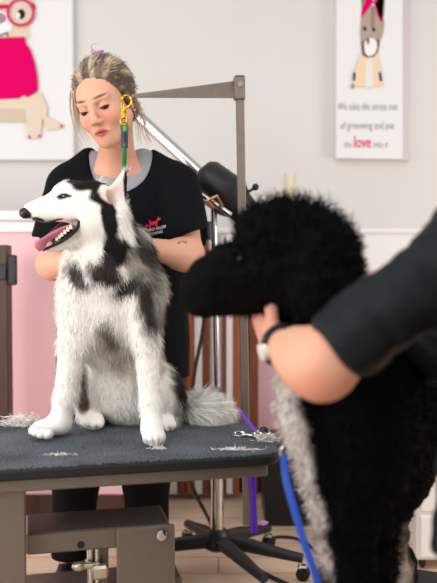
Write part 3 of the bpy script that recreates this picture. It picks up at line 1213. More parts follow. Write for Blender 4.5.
# shoulders and front legs
capj(hf, (77, 292, 2.20, 20), (74, 345, 2.20, 15.5), .03)
capj(hf, (74, 345, 2.20, 15), (65, 398, 2.18, 10.5), .02)
capj(hf, (65, 398, 2.18, 10.5), (60, 421, 2.17, 11), .02)
capj(hf, (60, 424, 2.17, 10.5), (40, 429, 2.15, 8.5), .015)
capj(hf, (142, 292, 2.20, 22), (146, 345, 2.18, 13.5), .03)
capj(hf, (146, 345, 2.18, 13), (150, 405, 2.14, 9.5), .02)
capj(hf, (150, 405, 2.14, 9.5), (152, 428, 2.11, 10.5), .02)
capj(hf, (152, 430, 2.11, 10.5), (154, 436, 2.07, 11), .015)
for dx in (-8, -2.6, 2.8, 8):
    ellj(hf, 154 + dx, 438 - abs(dx) * .12, 2.045 - .0 + abs(dx) * .002, 3.6, 5.5, .022, .006)
for q in ((33, 430, 2.135), (36.5, 432, 2.115), (42.5, 433.5, 2.10), (49, 434, 2.10)):
    ellj(hf, q[0], q[1], q[2], 4.4, 4.8, .02, .006)
# thighs and hind feet
ellj(hf, 163, 394, 2.36, 19, 27, .10, .03)
ellj(hf, 92, 390, 2.36, 20, 32, .09, .03)
capj(hf, (166, 418, 2.34, 8.5), (167, 423, 2.27, 8.5), .015)
capj(hf, (86, 417, 2.34, 9), (95, 421, 2.26, 9.5), .015)
for q in ((88, 422.5, 2.24), (94, 423.5, 2.235), (100.5, 423, 2.24)):
    ellj(hf, q[0], q[1], q[2], 3.8, 4.8, .02, .006)
for q in ((162, 424.5, 2.25), (167.5, 425.5, 2.245), (173, 424.5, 2.25)):
    ellj(hf, q[0], q[1], q[2], 3.4, 4.6, .02, .006)
# tail, curled round to the right on the table
hf.chain([P(170, 400, 2.42), P(186, 408, 2.41), P(203, 411, 2.37), P(217, 410, 2.35)], [.030, .038, .036, .020], .03)
# head
ellj(hf, 92, 206, 2.185, 25, 25, .070, .02)
ellj(hf, 82, 214, 2.15, 21, 19, .052, .025)
ellj(hf, 92, 226, 2.165, 20, 17, .06, .03)
ellj(hf, 72, 191.5, 2.155, 15, 11, .05, .02)
ellj(hf, 60, 194, 2.14, 8, 8, .04, .02)
capj(hf, (66, 206, 2.135, 14), (36, 211, 2.095, 8), .02)
capj(hf, (52, 203, 2.115, 9.5), (30, 209.5, 2.09, 6.5), .012)
capj(hf, (34, 215.5, 2.088, 5.2), (70, 213, 2.115, 9), .012)
# lower jaw, mouth cut
capj(hf, (80, 236, 2.155, 12), (48, 248, 2.105, 4.6), .012)
for a, b in (((80, 221, 2.115, 3.2), (66, 229, 2.09, 7.4)), ((66, 229, 2.09, 7.4), (48, 238, 2.07, 8.2)), ((48, 238, 2.07, 8.2), (30, 243, 2.06, 10.5))):
    for dy in (0, .04, .08):
        capj(hf, (a[0], a[1], a[2] + dy, a[3]), (b[0], b[1], b[2] + dy, b[3]), .008, 's')
# ears: near one pricked, far one laid back
capj(hf, (106, 202, 2.19, 7.5), (124.4, 174, 2.185, 2.6), .012)
capj(hf, (119, 204, 2.20, 7.5), (124.8, 174, 2.185, 2.6), .012)
for (x0, y0, Y0, x1, y1, Y1, r0) in ((112, 203, 2.20, 122, 184, 2.19, 9), (96, 192, 2.25, 101, 181, 2.275, 9)):
    capj(hf, (x0, y0, Y0, r0), (x1, y1, Y1, 2.2), .008)
capj(hf, (109, 200, 2.160, 8), (121.5, 182, 2.163, 2.5), .004, 's')
HV, HQ = hf.mesh()
HV[:, 2] = np.maximum(HV[:, 2], TZ + .001)
HN = vnormals(HV, HQ)


def hm(px, py, Y, rx, rz, ry, c, soft=.25, rot=0):
    b = (P(px, py, Y), (m(rx, Y), ry, m(rz, Y)), c, soft)
    if rot:
        b = b + (rotm('Y', rot),)
    return b


marks = [
    # agouti back, flank and thigh
    hm(165, 315, 2.36, 17, 55, .13, HL, .3), hm(150, 340, 2.5, 30, 75, .12, HG, .3), hm(177, 382, 2.36, 8, 24, .10, (44, 40, 38), .3),
    hm(184, 350, 2.42, 14, 25, .12, HG, .4),
    # right side of the ruff: grey with pale ticking
    hm(141, 258, 2.20, 17, 34, .11, (70, 65, 62), .35, -24), hm(141, 266, 2.20, 6, 24, .07, HL, .5, -34), hm(132, 262, 2.16, 5, 18, .06, HL, .5, -34), hm(136, 236, 2.25, 10, 22, .11, (54, 50, 48), .4, -25),
    hm(125, 226, 2.15, 6.5, 20, .07, HW, .25, -24),
    # shoulder stripe
    hm(147, 305, 2.15, 9.5, 42, .10, HD, .45, -6), hm(130, 287, 2.13, 19, 6.5, .09, HD, .35, -26), hm(160, 300, 2.25, 9, 34, .08, (112, 104, 98), .4, -12),
    hm(166, 305, 2.27, 5, 30, .08, (204, 194, 180), .5, -12),
    # dark band behind the cheek down to the chest
    hm(112, 222, 2.17, 7.5, 26, .085, HB, .2, -8), hm(115, 250, 2.14, 13, 17, .085, HB, .25, -8), hm(102, 270, 2.12, 15, 15, .085, HD, .25, 30), hm(111, 278, 2.12, 12, 8, .06, HD, .4, -20),
    hm(72, 273, 2.12, 8.5, 15, .08, (62, 57, 55), .4, -36), hm(82, 284, 2.12, 8, 4.5, .05, HG, .5, 20), hm(62, 268, 2.16, 5, 9, .05, HL, .5, -20),
    # chest centre and belly
    hm(107, 340, 2.13, 11.5, 19, .07, (74, 65, 60), .45, -24), hm(100, 352, 2.15, 9, 18, .06, (150, 134, 122), .6), hm(113, 350, 2.14, 8, 11, .05, HG, .5, -24), hm(118, 366, 2.2, 12, 14, .06, HL, .7),
    hm(86, 385, 2.3, 4, 18, .05, HG, .6), hm(82, 403, 2.27, 8, 10, .06, (96, 78, 66), .5), hm(134, 375, 2.2, 5, 30, .06, HL, .7),
    # cap of the head
    hm(90, 182.5, 2.15, 19, 11, .085, HB, .2, 14), hm(101, 195, 2.15, 11.5, 18, .085, HB, .2, -26), hm(108, 212, 2.15, 7.5, 17, .085, HB, .2),
    hm(74, 183, 2.17, 8, 5, .06, HD, .3), hm(64, 187, 2.10, 4, 3, .02, HW, .3), hm(50, 188, 2.17, 6, 5, .045, HB, .3),
    # ear: dark back and outer rim, pale pink inside
    hm(116, 190, 2.235, 14, 20, .028, HB, .2), hm(112, 191, 2.155, 12, 17, .036, (236, 216, 206), .2, 34), hm(114, 190, 2.15, 4.5, 9, .02, (206, 156, 150), .5, 34),
    hm(125.5, 185, 2.18, 1.8, 15, .03, HB, .3), hm(104, 187, 2.15, 3, 10, .03, (240, 230, 220), .4, 38),
    # eye rim, lips
    hm(62.8, 196.6, 2.105, 5.6, 2.9, .03, (20, 17, 17), .2, -14), hm(69, 196.5, 2.11, 3.5, 1.1, .03, (40, 36, 36), .3, -8),
    hm(28, 215.5, 2.09, 5.5, 4.2, .035, (26, 22, 22), .2), hm(38, 220, 2.08, 6, 2.4, .03, (40, 34, 34), .3, 14),
]


def hcol(p):
    return paint(p, HW, marks, .34, 95, 3)


husky = empty('husky_dog', (P(110, 300, 2.27)[0], 2.27, TZ), 'black and white husky sitting on grooming table with open mouth', 'dog')
skin_m = mat('coat_skin', (255, 255, 255), .8, vcol=True, spec=.2)
build('body', HV, [HQ], skin_m, husky, col=hcol(HV))


def D(dx, dz, dy=0):
    return A(dx, dy, -dz)


hflow = flow([
    (P(30, 208, 2.09), D(1, -.15)), (P(60, 205, 2.12), D(1, .0)), (P(70, 188, 2.15), D(1, -.35)), (P(90, 182, 2.17), D(1, .25)), (P(85, 215, 2.12), D(1, .55)),
    (P(100, 200, 2.14), D(.7, .8)), (P(112, 195, 2.16), D(.45, -.9)), (P(122, 180, 2.17), D(.4, -.9)), (P(70, 240, 2.14), D(.8, .5)),
    (P(100, 235, 2.13), D(.3, 1)), (P(125, 225, 2.2), D(.4, 1)), (P(140, 250, 2.25), D(.6, 1)), (P(65, 265, 2.14), D(-.25, 1)), (P(105, 270, 2.11), D(.05, 1)),
    (P(160, 300, 2.3), D(.55, 1)), (P(105, 320, 2.12), D(0, 1)), (P(75, 320, 2.15), D(-.1, 1)), (P(145, 320, 2.14), D(.1, 1)), (P(70, 370, 2.15), D(-.1, 1)),
    (P(48, 425, 2.12), D(-.8, .6)), (P(150, 380, 2.1), D(.05, 1)), (P(153, 435, 2.06), D(0, .6, -.7)), (P(115, 380, 2.25), D(.0, 1)), (P(170, 370, 2.33), D(.4, 1)),
    (P(185, 395, 2.38), D(.7, .8)), (P(200, 400, 2.34), D(1, -.1, -.3)), (P(230, 405, 2.32), D(1, -.1, -.2)), (P(210, 420, 2.32), D(.6, .7, -.4)), (P(93, 420, 2.22), D(.2, .5, -.8)),
    (P(168, 422, 2.24), D(.0, .5, -.8)),
])


def hlen(p):
    L = np.full(len(p), .028)

    def spot(px, py, Y, r, v):
        d = np.linalg.norm((p - P(px, py, Y)), axis=1) / m(r, Y)
        a = 1 - sm(.7, 1.3, d)
        L[:] = L * (1 - a) + v * a
    spot(85, 208, 2.15, 34, .013)
    spot(55, 206, 2.11, 24, .007)
    spot(30, 212, 2.09, 16, .004)
    spot(52, 247, 2.12, 14, .006)
    spot(116, 190, 2.17, 17, .006)
    spot(70, 375, 2.17, 26, .024)
    spot(50, 425, 2.14, 26, .010)
    spot(149, 385, 2.13, 30, .021)
    spot(153, 430, 2.09, 20, .009)
    spot(93, 420, 2.25, 16, .010)
    spot(168, 421, 2.26, 12, .010)
    spot(148, 250, 2.27, 26, .042)
    spot(165, 305, 2.30, 26, .042)
    spot(204, 410, 2.36, 34, .075)
    spot(218, 410, 2.34, 16, .068)
    return L


def hkeep(p):
    k = np.ones(len(p))
    # nothing grows inside the mouth
    for (px, py, Y, r) in ((66, 229, 2.10, 8), (50, 238, 2.10, 9), (77, 223, 2.12, 4), (36, 243, 2.09, 9)):
        d = np.sqrt(((p - P(px, py, Y)) ** 2 * A(1, .1, 1)).sum(1)) / m(r, Y)
        k *= sm(.95, 1.1, d)
    for (px, py, Y, r) in ((25, 213, 2.08, 7), (62.5, 196.8, 2.10, 4)):
        k *= sm(.8, 1.1, np.linalg.norm(p - P(px, py, Y), axis=1) / m(r, Y))
    tl = np.linalg.norm(p - P(208, 411, 2.36), axis=1) / m(40, 2.36)
    return k * (1 + 1.5 * (1 - sm(.6, 1.1, tl)))


SV, SF, SC_ = strands(HV, HQ, 95000, hlen, hflow, hcol, width=.0019, seg=3, seed=5, lift=.42, jit=.24, cj=.14, keep=hkeep)
SV[:, 2] = np.maximum(SV[:, 2], TZ + .001)
build('fur', SV, SF, fur_m, husky, smooth=False, col=SC_)

MB().ball(P(25.2, 213.2, 2.082), (m(6.2, 2.08), .016, m(5.6, 2.08)), rotm('Y', 18)).build('nose', mat('wet_nose', (20, 18, 19), .28), husky, smooth=True)
MB().ball(P(62.8, 196.6, 2.108), (m(3.4, 2.1), .010, m(2.1, 2.1)), rotm('Y', -10)).build('eye', mat('husky_eye', (136, 158, 178), .08, coat=.5), husky, smooth=True)
b = MB().ball(P(61.8, 196.4, 2.100), (m(1.2, 2.1), .004, m(1.4, 2.1)))
b.build('pupil', mat('pupil', (8, 8, 10), .05), husky.children[-1], smooth=True)
lip_m = mat('lip', (24, 20, 21), .3)
b = MB().tube(curve([P(33, 219, 2.078), P(45, 222.5, 2.085), P(58, 219.5, 2.092), P(70, 216.5, 2.102), P(77.5, 217.5, 2.108), P(79, 223, 2.106), P(75, 231, 2.100), P(64, 240, 2.096), P(52, 246, 2.09), P(43, 250.5, 2.085)], 40),
              np.interp(np.linspace(0, 1, 37), [0, .4, .55, .7, 1], [.0026, .0026, .0046, .0050, .0034]), 8)
b.build('lips', lip_m, husky, smooth=True)
b = MB().tube([P(84, 222, 2.15), P(66, 229, 2.145), P(50, 240, 2.135)], [m(7, 2.15), m(9, 2.15), m(6, 2.14)], 12)
b.build('mouth_lining', mat('mouth_dark', (52, 22, 26), .5), husky, smooth=True)
tg = curve([P(74, 226, 2.11), P(62, 230, 2.10), P(50, 237, 2.088), P(42, 243, 2.08), P(36.5, 249, 2.076)], 20)
MB().tube(tg, np.interp(np.linspace(0, 1, len(tg)), [0, .5, .9, 1], [.012, .0165, .0155, .009]), 14, flat=(A(.55, .35, .75), .5)).build('tongue', mat('tongue', (190, 112, 128), .35, sss=.2), husky, smooth=True)
for i, (x, y, h) in enumerate(((71, 227.5, 3.2), (68, 230, 3.4), (65, 232.5, 3.2), (62, 235, 3.2), (59.4, 237, 3.0), (56.8, 239, 2.6), (45.5, 246, 4.2))):
    q = P(x, y, 2.092)
    MB().tube([q + A(0, 0, -.004), q + A(-.001, 0, m(h, 2.09) * .4), q + A(-.002, 0, m(h, 2.09))], [.0042, .0038, .001], 8).build('tooth', mat('tooth', (240, 232, 214), .3), husky, smooth=True)
b = MB()

# ================================================================== people: shared head and hand
class Xf:
    def __init__(s, o, R, k=1.0):
        s.o, s.R, s.k = np.asarray(o, dtype=float), np.asarray(R, dtype=float), k

    def p(s, *v):
        return s.o + s.R @ (A(*v) * s.k)


def head_solid(f, X, mouth=0.0):
    """head in its own axes: x to its left, -y the way it faces, z up, metres"""
    k = X.k

    def e(c, r, kk=.012, mode='u', R=None):
        f.ell(X.p(*c), A(*r) * k, X.R if R is None else X.R @ R, kk * k, mode)

    def c(a, b, ra, rb, kk=.012, mode='u'):
        f.cap(X.p(*a), X.p(*b), ra * k, rb * k, kk * k, mode)
    e((0, .022, .036), (.073, .092, .084))
    e((0, -.030, -.012), (.063, .058, .088), .03)
    c((-.050, .002, -.050), (-.018, -.056, -.096), .022, .015, .03)
    c((.050, .002, -.050), (.018, -.056, -.096), .022, .015, .03)
    e((0, -.066, -.100), (.019, .018, .017), .02)
    e((0, -.058, -.066), (.032, .033, .032), .02)
    for s in (-1, 1):
        e((s * .037, -.060, -.034), (.024, .022, .024), .02)
        c((s * .012, -.083, .020), (s * .043, -.070, .021), .010, .008, .014)
        e((s * .031, -.092, -.001), (.0175, .012, .0105), .010, 's')
        e((s * .0310, -.0740, .0005), (.0150, .0135, .0115), .004)
        e((s * .0115, -.0985, -.0385), (.0082, .010, .0072), .006)
        e((s * .0065, -.1035, -.0450), (.0030, .005, .0028), .003, 's')
        e((s * .073, .014, -.010), (.007, .018, .030), .006, 'u', rotm('Z', s * 24) @ rotm('X', -10))
        e((s * .080, .008, -.008), (.004, .010, .018), .004, 's', rotm('Z', s * 24) @ rotm('X', -10))
    c((0, -.086, .016), (0, -.1045, -.030), .0075, .0088, .012)
    e((0, -.1075, -.0355), (.0105, .0098, .0088), .008)
    # lips
    for s in (-1, 1):
        c((0, -.0920, -.0640), (s * .0255, -.0815, -.0676), .0036, .0022, .005)
        c((0, -.0895, -.0750), (s * .0235, -.0810, -.0692), .0050, .0026, .005)
    c((-.015, -.0965, -.0692 - mouth * .3), (.015, -.0965, -.0692 - mouth * .3), .0016 + mouth, .0016 + mouth, .003, 's')
    c((0, -.0965, -.054), (0, -.097, -.0605), .002, .0025, .004, 's')


SKIN = (224, 166, 138)


def skin_cols(p, heads, extra=()):
    col = np.tile(np.array(lin(SKIN)), (len(p), 1))
    col *= (1 + .03 * wob(p, 60, 9))[:, None]
    for X in heads:
        q = (p - X.o) @ X.R / X.k

        def put(cn, r, c, soft, amt=1.0, R=None):
            d = q - A(*cn)
            if R is not None:
                d = d @ R
            a = (1 - sm(1 - soft, 1 + soft, np.sqrt(((d / A(*r)) ** 2).sum(1))))[:, None] * amt
            col[:] = col * (1 - a) + np.array(lin(c)) * a
        for s in (-1, 1):
            put((s * .040, -.08, -.034), (.024, .03, .022), (218, 134, 116), .7, .45)
            put((s * .031, -.088, .0075), (.017, .02, .0085), (196, 138, 120), .6, .6)
            put((s * .031, -.088, -.0055), (.0160, .02, .0030), (52, 34, 30), .35, .95)
            put((s * .031, -.086, -.012), (.015, .02, .005), (198, 142, 128), .6, .5)
            put((s * .030, -.085, .0265), (.0205, .03, .0036), (92, 62, 46), .5, .95, rotm('Y', -s * 6))
            put((s * .0065, -.1035, -.0445), (.004, .008, .003), (120, 62, 52), .5, .8)
        put((0, -.11, -.037), (.014, .012, .011), (222, 138, 118), .6, .4)
        put((0, -.094, -.0695), (.0225, .02, .0105), (190, 84, 86), .3, .95)
        put((0, -.094, -.0690), (.019, .02, .0026), (84, 28, 32), .5, .9)
    for (cn, r, c, soft, amt) in extra:
        a = (1 - sm(1 - soft, 1 + soft, np.sqrt((((p - cn) / np.asarray(r)) ** 2).sum(1))))[:, None] * amt
        col = col * (1 - a) + np.array(lin(c)) * a
    return col


def hand_solid(f, wrist, fwd, back, side, curl=35, spread=5, k=1.0):
    """wrist point; fwd = along the palm, back = out of the back of the hand, side = towards the thumb"""
    fwd, back = np.asarray(fwd, dtype=float), np.asarray(back, dtype=float)
    fwd /= np.linalg.norm(fwd)
    back = back - fwd * (back @ fwd)
    back /= np.linalg.norm(back)
    sd = np.cross(fwd, back)
    if sd @ np.asarray(side) < 0:
        sd = -sd
    w = np.asarray(wrist, dtype=float)
    kn = []
    for i, (o, l) in enumerate(((.028, .086), (.009, .090), (-.010, .086), (-.027, .078))):
        kp = w + fwd * l * k + sd * o * k
        kn.append(kp)
        f.cap(w + sd * o * .6 * k + fwd * .012 * k, kp, .0145 * k, .0112 * k, .014)
    for i, (kp, ls) in enumerate(zip(kn, ((.042, .025, .019), (.046, .029, .020), (.043, .027, .019), (.033, .020, .017)))):
        a = math.radians(curl * (.55 + .08 * i))
        p, r = kp, .0098 - .0006 * (i == 3)
        d0 = fwd + sd * math.tan(math.radians(spread)) * (1.5 - i) * .6
        d0 /= np.linalg.norm(d0)
        for j, l in enumerate(ls):
            d = d0 * math.cos(a) - back * math.sin(a)
            q = p + d * l * k
            f.cap(p, q, r * k, (r - .0009) * k, .004)
            p, r = q, r - .0009
            a += math.radians(curl * (1.0 - .2 * j))
    # thumb leaves the side of the palm near its base
    p = w + fwd * .024 * k + sd * .020 * k
    d = fwd * .62 + sd * .66 - back * .42
    for l, r0, r1, t in ((.040, .0145, .0118, 0), (.032, .0115, .0104, .28), (.025, .0104, .0088, .5)):
        d = d / np.linalg.norm(d)
        q = p + d * l * k
        f.cap(p, q, r0 * k, r1 * k, .006)
        p = q
        d = d + fwd * t - sd * t * .5
    return kn


skin_mat = mat('skin', (255, 255, 255), .5, vcol=True, spec=.35, sss=.12)
hair_mat = mat('hair', (255, 255, 255), .45, vcol=True, spec=.4)

# ================================================================== the groomer behind the table
def wp(px, py, Y):
    return P(px, py, Y)


WH_ = Xf(P(104.5, 104, 2.37), rotm('Y', -13) @ rotm('Z', -19) @ rotm('X', 15), 1.0)
sL, sR = P(66, 188, 2.53), P(179, 185, 2.53)
eL, eR = P(51, 265, 2.42), P(189, 256, 2.42)
wL, wR = P(72, 262, 2.32), P(143, 247, 2.28)
wf = Field(axis(-.66, .06, .008, [(-.46, -.21, .0024), (-.22, -.02, .0045), (-.58, -.44, .0050)]),
           axis(2.13, 2.74, .008, [(2.18, 2.5, .0030)]),
           axis(.0, 1.74, .011, [(1.37, 1.72, .0024), (1.0, 1.22, .0040)]))
head_solid(wf, WH_, .0012)
nb = P(117, 158, 2.52)
wf.cap(WH_.p(0, .035, -.05), nb, .052, .054, .02)
wf.cap(WH_.p(0, .01, -.06), P(118, 160, 2.48), .044, .046, .02)
wf.ell(P(122, 178, 2.54), (.15, .075, .06), None, .05)
hipc = P(124, 400, 2.62)
wf.cap(P(122, 215, 2.56), P(124, 330, 2.60), .12, .11, .06)
wf.cap(P(100, 400, 2.62), P(148, 400, 2.62), .105, .105, .06)
for s_, e_, w_ in ((sL, eL, wL), (sR, eR, wR)):
    wf.cap(P(122, 180, 2.54), s_, .05, .052, .04)
    r_ = .040 if s_ is sL else .044
    wf.cap(s_, e_, .048, r_ - .003, .03)
    wf.ell(e_ * .8 + w_ * .2, (r_, r_, r_), None, .03)
    wf.cap(e_, w_, r_, .027, .025)
hand_solid(wf, wR, P(126, 238, 2.22) - wR, A(.4, -.8, .5), A(-.3, -.5, .6), 32, k=.9)
hand_solid(wf, wL, P(88, 258, 2.27) - wL, A(-.5, -.5, .3), A(0, 0, 1), 30, k=.9)
legs = []
for px, fx in ((76, -.05), (146, .05)):
    h_ = P(px + 10 * (1 if px < 100 else -1), 405, 2.62)
    kx = P(px, 480, 2.60)
    an = A(P(px - 6 if px < 100 else px + 2, 560, 2.62)[0], 2.64, .09)
    legs.append((h_, kx, an))
    wf.cap(h_, kx, .085, .058, .04)
    wf.cap(kx, an, .056, .038, .02)
    wf.cap(an - A(0, 0, .045), an + A(0, -.13, -.06), .035, .03, .02)
WV, WQ = wf.mesh()
tat = P(179.5, 243, 2.375)
woman = empty('person', (P(124, 400, 2.62)[0], 2.62, 0), 'person in black scrub top bending over the husky behind the table, blonde hair tied back', 'person')
build('body', WV, [WQ], skin_mat, woman, col=skin_cols(WV, [WH_], [
    (tat, (.005, .05, .004), (70, 62, 66), .4, .8), (tat + A(.018, 0, .002), (.005, .05, .004), (70, 62, 66), .4, .7), (tat + A(.009, 0, .004), (.005, .05, .002), (70, 62, 66), .4, .7)]))

# clothes: grey undershirt, black scrub top, black trousers, shoes
cloth_m = mat('black_scrubs', (11, 13, 16), .8, spec=.12, bump=.3, bscale=9)
trou_m = mat('black_trousers', (13, 13, 15), .85, spec=.15, bump=.2, bscale=8)
tee_m = mat('grey_tee', (158, 160, 166), .85, bump=.2, bscale=14)
axs = (axis(-.70, .10, .006), axis(2.28, 2.80, .006), axis(.66, 1.58, .006))


def top_solid(f, d, sleeves=True):
    f.ell(P(122, 180, 2.545), (.165 + d, .078 + d, .060 + d), None, .05)
    f.cap(P(122, 212, 2.555), P(124, 330, 2.60), .122 + d, .125 + d, .06)
    f.cap(P(104, 215, 2.55), P(142, 215, 2.55), .105 + d, .105 + d, .06)
    f.cap(P(96, 250, 2.58), P(95, 405, 2.62), .112 + d, .120 + d, .06)
    f.cap(P(150, 250, 2.58), P(151, 405, 2.62), .112 + d, .120 + d, .06)
    f.ell(P(120, 225, 2.455), (.12 + d, .05 + d, .06), None, .05)
    f.cap(P(92, 165, 2.53), P(70, 184, 2.53), .044 + d, .052 + d, .04)
    f.cap(P(143, 163, 2.53), P(172, 182, 2.53), .044 + d, .052 + d, .04)
    if sleeves:
        for s_, e_ in ((sL, eL), (sR, eR)):
            f.cap(s_, s_ * .3 + e_ * .7, .055 + d, .066 + d, .03)


tf = Field(*axs)
top_solid(tf, .001, False)
tf.ell(P(117, 143, 2.49), (m(17, 2.45), .11, m(24, 2.45)), None, .008, 's')
tf.half((0, 0, 1.05), (0, 0, -1))
V_, Q_ = tf.mesh()
build('undershirt', V_, [Q_], tee_m, woman)
tf = Field(*axs)
top_solid(tf, .008)
tf.ell(P(120, 144, 2.47), (m(33, 2.45), .14, m(52, 2.45)), None, .008, 's')
for s_, e_, n_ in ((sL, eL, None), (sR, eR, None)):
    c_ = s_ * .38 + e_ * .62
    n_ = (e_ - s_) / np.linalg.norm(e_ - s_)
    if s_ is sR:
        n_ = n_ + A(-.22, 0, 0)
        lo, hi = P(165, 300, 2.3) - A(0, .2, .2), P(260, 200, 2.7) + A(.2, .2, 0)
        tf.half(P(190, 233.5, 2.45), (.38, 0, -1), (P(168, 0, 2.4)[0], 2.2, .9), (.2, 2.472, P(0, 205, 2.4)[2]))
    else:
        tf.half(P(44, 238, 2.45), (-.1, 0, -1), (-.75, 2.2, .9), (P(70, 0, 2.4)[0], 2.49, P(0, 205, 2.4)[2]))
tf.half((0, 0, .70), (0, 0, -1))
V_, Q_ = tf.mesh()
N_ = vnormals(V_, Q_)
V_ = V_ + N_ * (wob(V_ * A(1, 1, .45), 55, 12) * .0035)[:, None]
scrub = build('scrub_top', V_, [Q_], cloth_m, woman)
tf = Field(axis(-.56, .06, .008), axis(2.4, 2.84, .008), axis(.05, .86, .008))
tf.cap(P(95, 405, 2.62), P(151, 405, 2.62), .118, .118, .05)
for h_, k_, a_ in legs:
    tf.cap(h_, k_, .098, .075, .03)
    tf.cap(k_, a_, .075, .066, .02)
tf.half((0, 0, .10), (0, 0, -1))
V_, Q_ = tf.mesh()
build('trousers', V_, [Q_], trou_m, woman)
for h_, k_, a_ in legs:
    f = Field(axis(a_[0] - .08, a_[0] + .08, .006), axis(2.4, 2.76, .006), axis(-.01, .14, .006))
    f.cap(A(a_[0], 2.66, .05), A(a_[0], 2.50, .04), .048, .042, .02)
    f.half((0, 0, .003), (0, 0, -1))
    V_, Q_ = f.mesh()
    build('shoe', V_, [Q_], black_m, woman)

# the emblem and lettering on the chest
sb = bvh_of([scrub])


def drape(V, fs, bv, mt, parent, name, off=.0018):
    out = []
    for v in V:
        o = Vector((v[0], v[1] - .5, v[2]))
        hit = bv.ray_cast(o, Vector((0, 1, 0)))
        y = hit[0].y if hit[0] is not None else v[1]
        out.append((v[0], y - off, v[2]))
    return build(name, np.array(out), group_faces(fs), mt, parent, smooth=False)


red_m = mat('print_red', (232, 24, 70), .6)
wht_m = mat('print_white', (222, 222, 226), .6)
dogs = [(-.5, 0), (-.36, 0), (-.33, .32), (.12, .30), (.16, 0), (.30, 0), (.32, .42), (.36, .62), (.62, .66), (.60, .80), (.42, .86), (.38, 1.0), (.30, .88), (.24, .66), (-.34, .58), (-.42, .78), (-.52, .84), (-.46, .62), (-.48, .3)]


def grid_shape(pts, x, y, w, h, ang):
    """a filled outline triangulated finely enough to drape over cloth"""
    from mathutils.geometry import tessellate_polygon
    p = [Vector((a, b, 0)) for a, b in pts]
    tris = tessellate_polygon([p])
    ca, sa = math.cos(math.radians(ang)), math.sin(math.radians(ang))
    V = []
    for q in p:
        qx, qy = q.x * w, q.y * h
        V.append(P(x + qx * ca + qy * sa * 0 , y - qy + qx * sa * -1, 2.42))
    return np.array(V), [list(t_) for t_ in tris]


V1, F1 = grid_shape(dogs, 144, 232.5, 8.5, 7.5, 12)
drape(V1, F1, sb, red_m, woman, 'printed_dog')
V1, F1 = grid_shape(dogs, 154.5, 228.5, 10, 11.5, 12)
drape(V1, F1, sb, red_m, woman, 'printed_dog')


def chest_text(body, x0, x1, y0, y1, h, mt):
    V, fs = text_mesh(body, .015)
    w = V[:, 0].max() - V[:, 0].min()
    t_ = (V[:, 0] - V[:, 0].min()) / w
    px = x0 + t_ * (x1 - x0)
    py = y0 + (y1 - y0) * t_ - V[:, 1] * h / .73
    return drape(np.array([P(a, b, 2.42) for a, b in zip(px, py)]), fs, sb, mt, woman, 'lettering')


chest_text('1', 140.5, 142.5, 233.8, 233.4, 3, red_m)
chest_text('T HAND SALON', 143.5, 166, 233.2, 227.6, 3.1, wht_m)
chest_text('& GROOMING', 142, 162.5, 237.6, 232.6, 2.9, wht_m)

# hair: pulled back from the brow, blonde streaks over brown
X = Xf(WH_.p(0, .004, .0), WH_.R, 1.05)
hx = Field(axis(-.48, -.16, .0034), axis(2.2, 2.62, .0034), axis(1.36, 1.76, .0034))
hx.ell(X.p(0, .030, .044), A(.083, .098, .088) * X.k, X.R, .02)
hx.ell(X.p(.0, .085, -.030), A(.055, .045, .045) * X.k, X.R, .03)
hx.ell(X.p(0, .125, .01), A(.036, .030, .038) * X.k, X.R, .02)
hx.ell(X.p(0, -.088, -.028), A(.066, .070, .100) * X.k, X.R, .012, 's')
hx.ell(X.p(0, -.06, -.085), A(.09, .085, .075) * X.k, X.R, .012, 's')
for s in (-1, 1):
    hx.ell(X.p(s * .08, .008, -.022), A(.022, .026, .034) * X.k, X.R, .01, 's')
    hx.cap(X.p(s * .071, -.020, .022), X.p(s * .074, -.010, -.020), .008, .004, .01)
HAV, HAQ = hx.mesh()


def haircol(p):
    q = (p - X.o) @ X.R / X.k
    ang = np.arctan2(q[:, 0], q[:, 2] + .02)
    st_ = .5 + .5 * np.sin(ang * 19 + wob(q, 45, 4) * 2.6)
    st_ = sm(.25, 1.0, st_) * sm(.030, .095, q[:, 2] + .022 * wob(q, 60, 8) + .25 * (q[:, 1] + .03))
    st_ = np.clip(st_ + .25 * wob(q, 150, 5), 0, 1)
    a = st_[:, None]
    return np.array(lin((82, 66, 54))) * (1 - a) + np.array(lin((196, 172, 142))) * a


HN_ = vnormals(HAV, HAQ)
hq = (HAV - X.o) @ X.R / X.k
HAV2 = HAV + HN_ * (np.sin(np.arctan2(hq[:, 0], hq[:, 2] + .02) * 19) * .0018 * sm(.07, .125, hq[:, 2] + .3 * np.maximum(hq[:, 1], 0)))[:, None]
HAV2 = HAV2 + HN_ * (wob(HAV2, 260, 31) * .0016)[:, None]
hair = build('hair', HAV2, [HAQ], hair_mat, woman, col=haircol(HAV))


def hairdir(p, n):
    q = (p - X.o) @ X.R / X.k
    d = A(0, .135, -.01) - q
    d = d + np.stack([0 * q[:, 0], .05 + 0 * q[:, 0], .02 * (q[:, 1] < 0)], 1)
    return d @ X.R.T


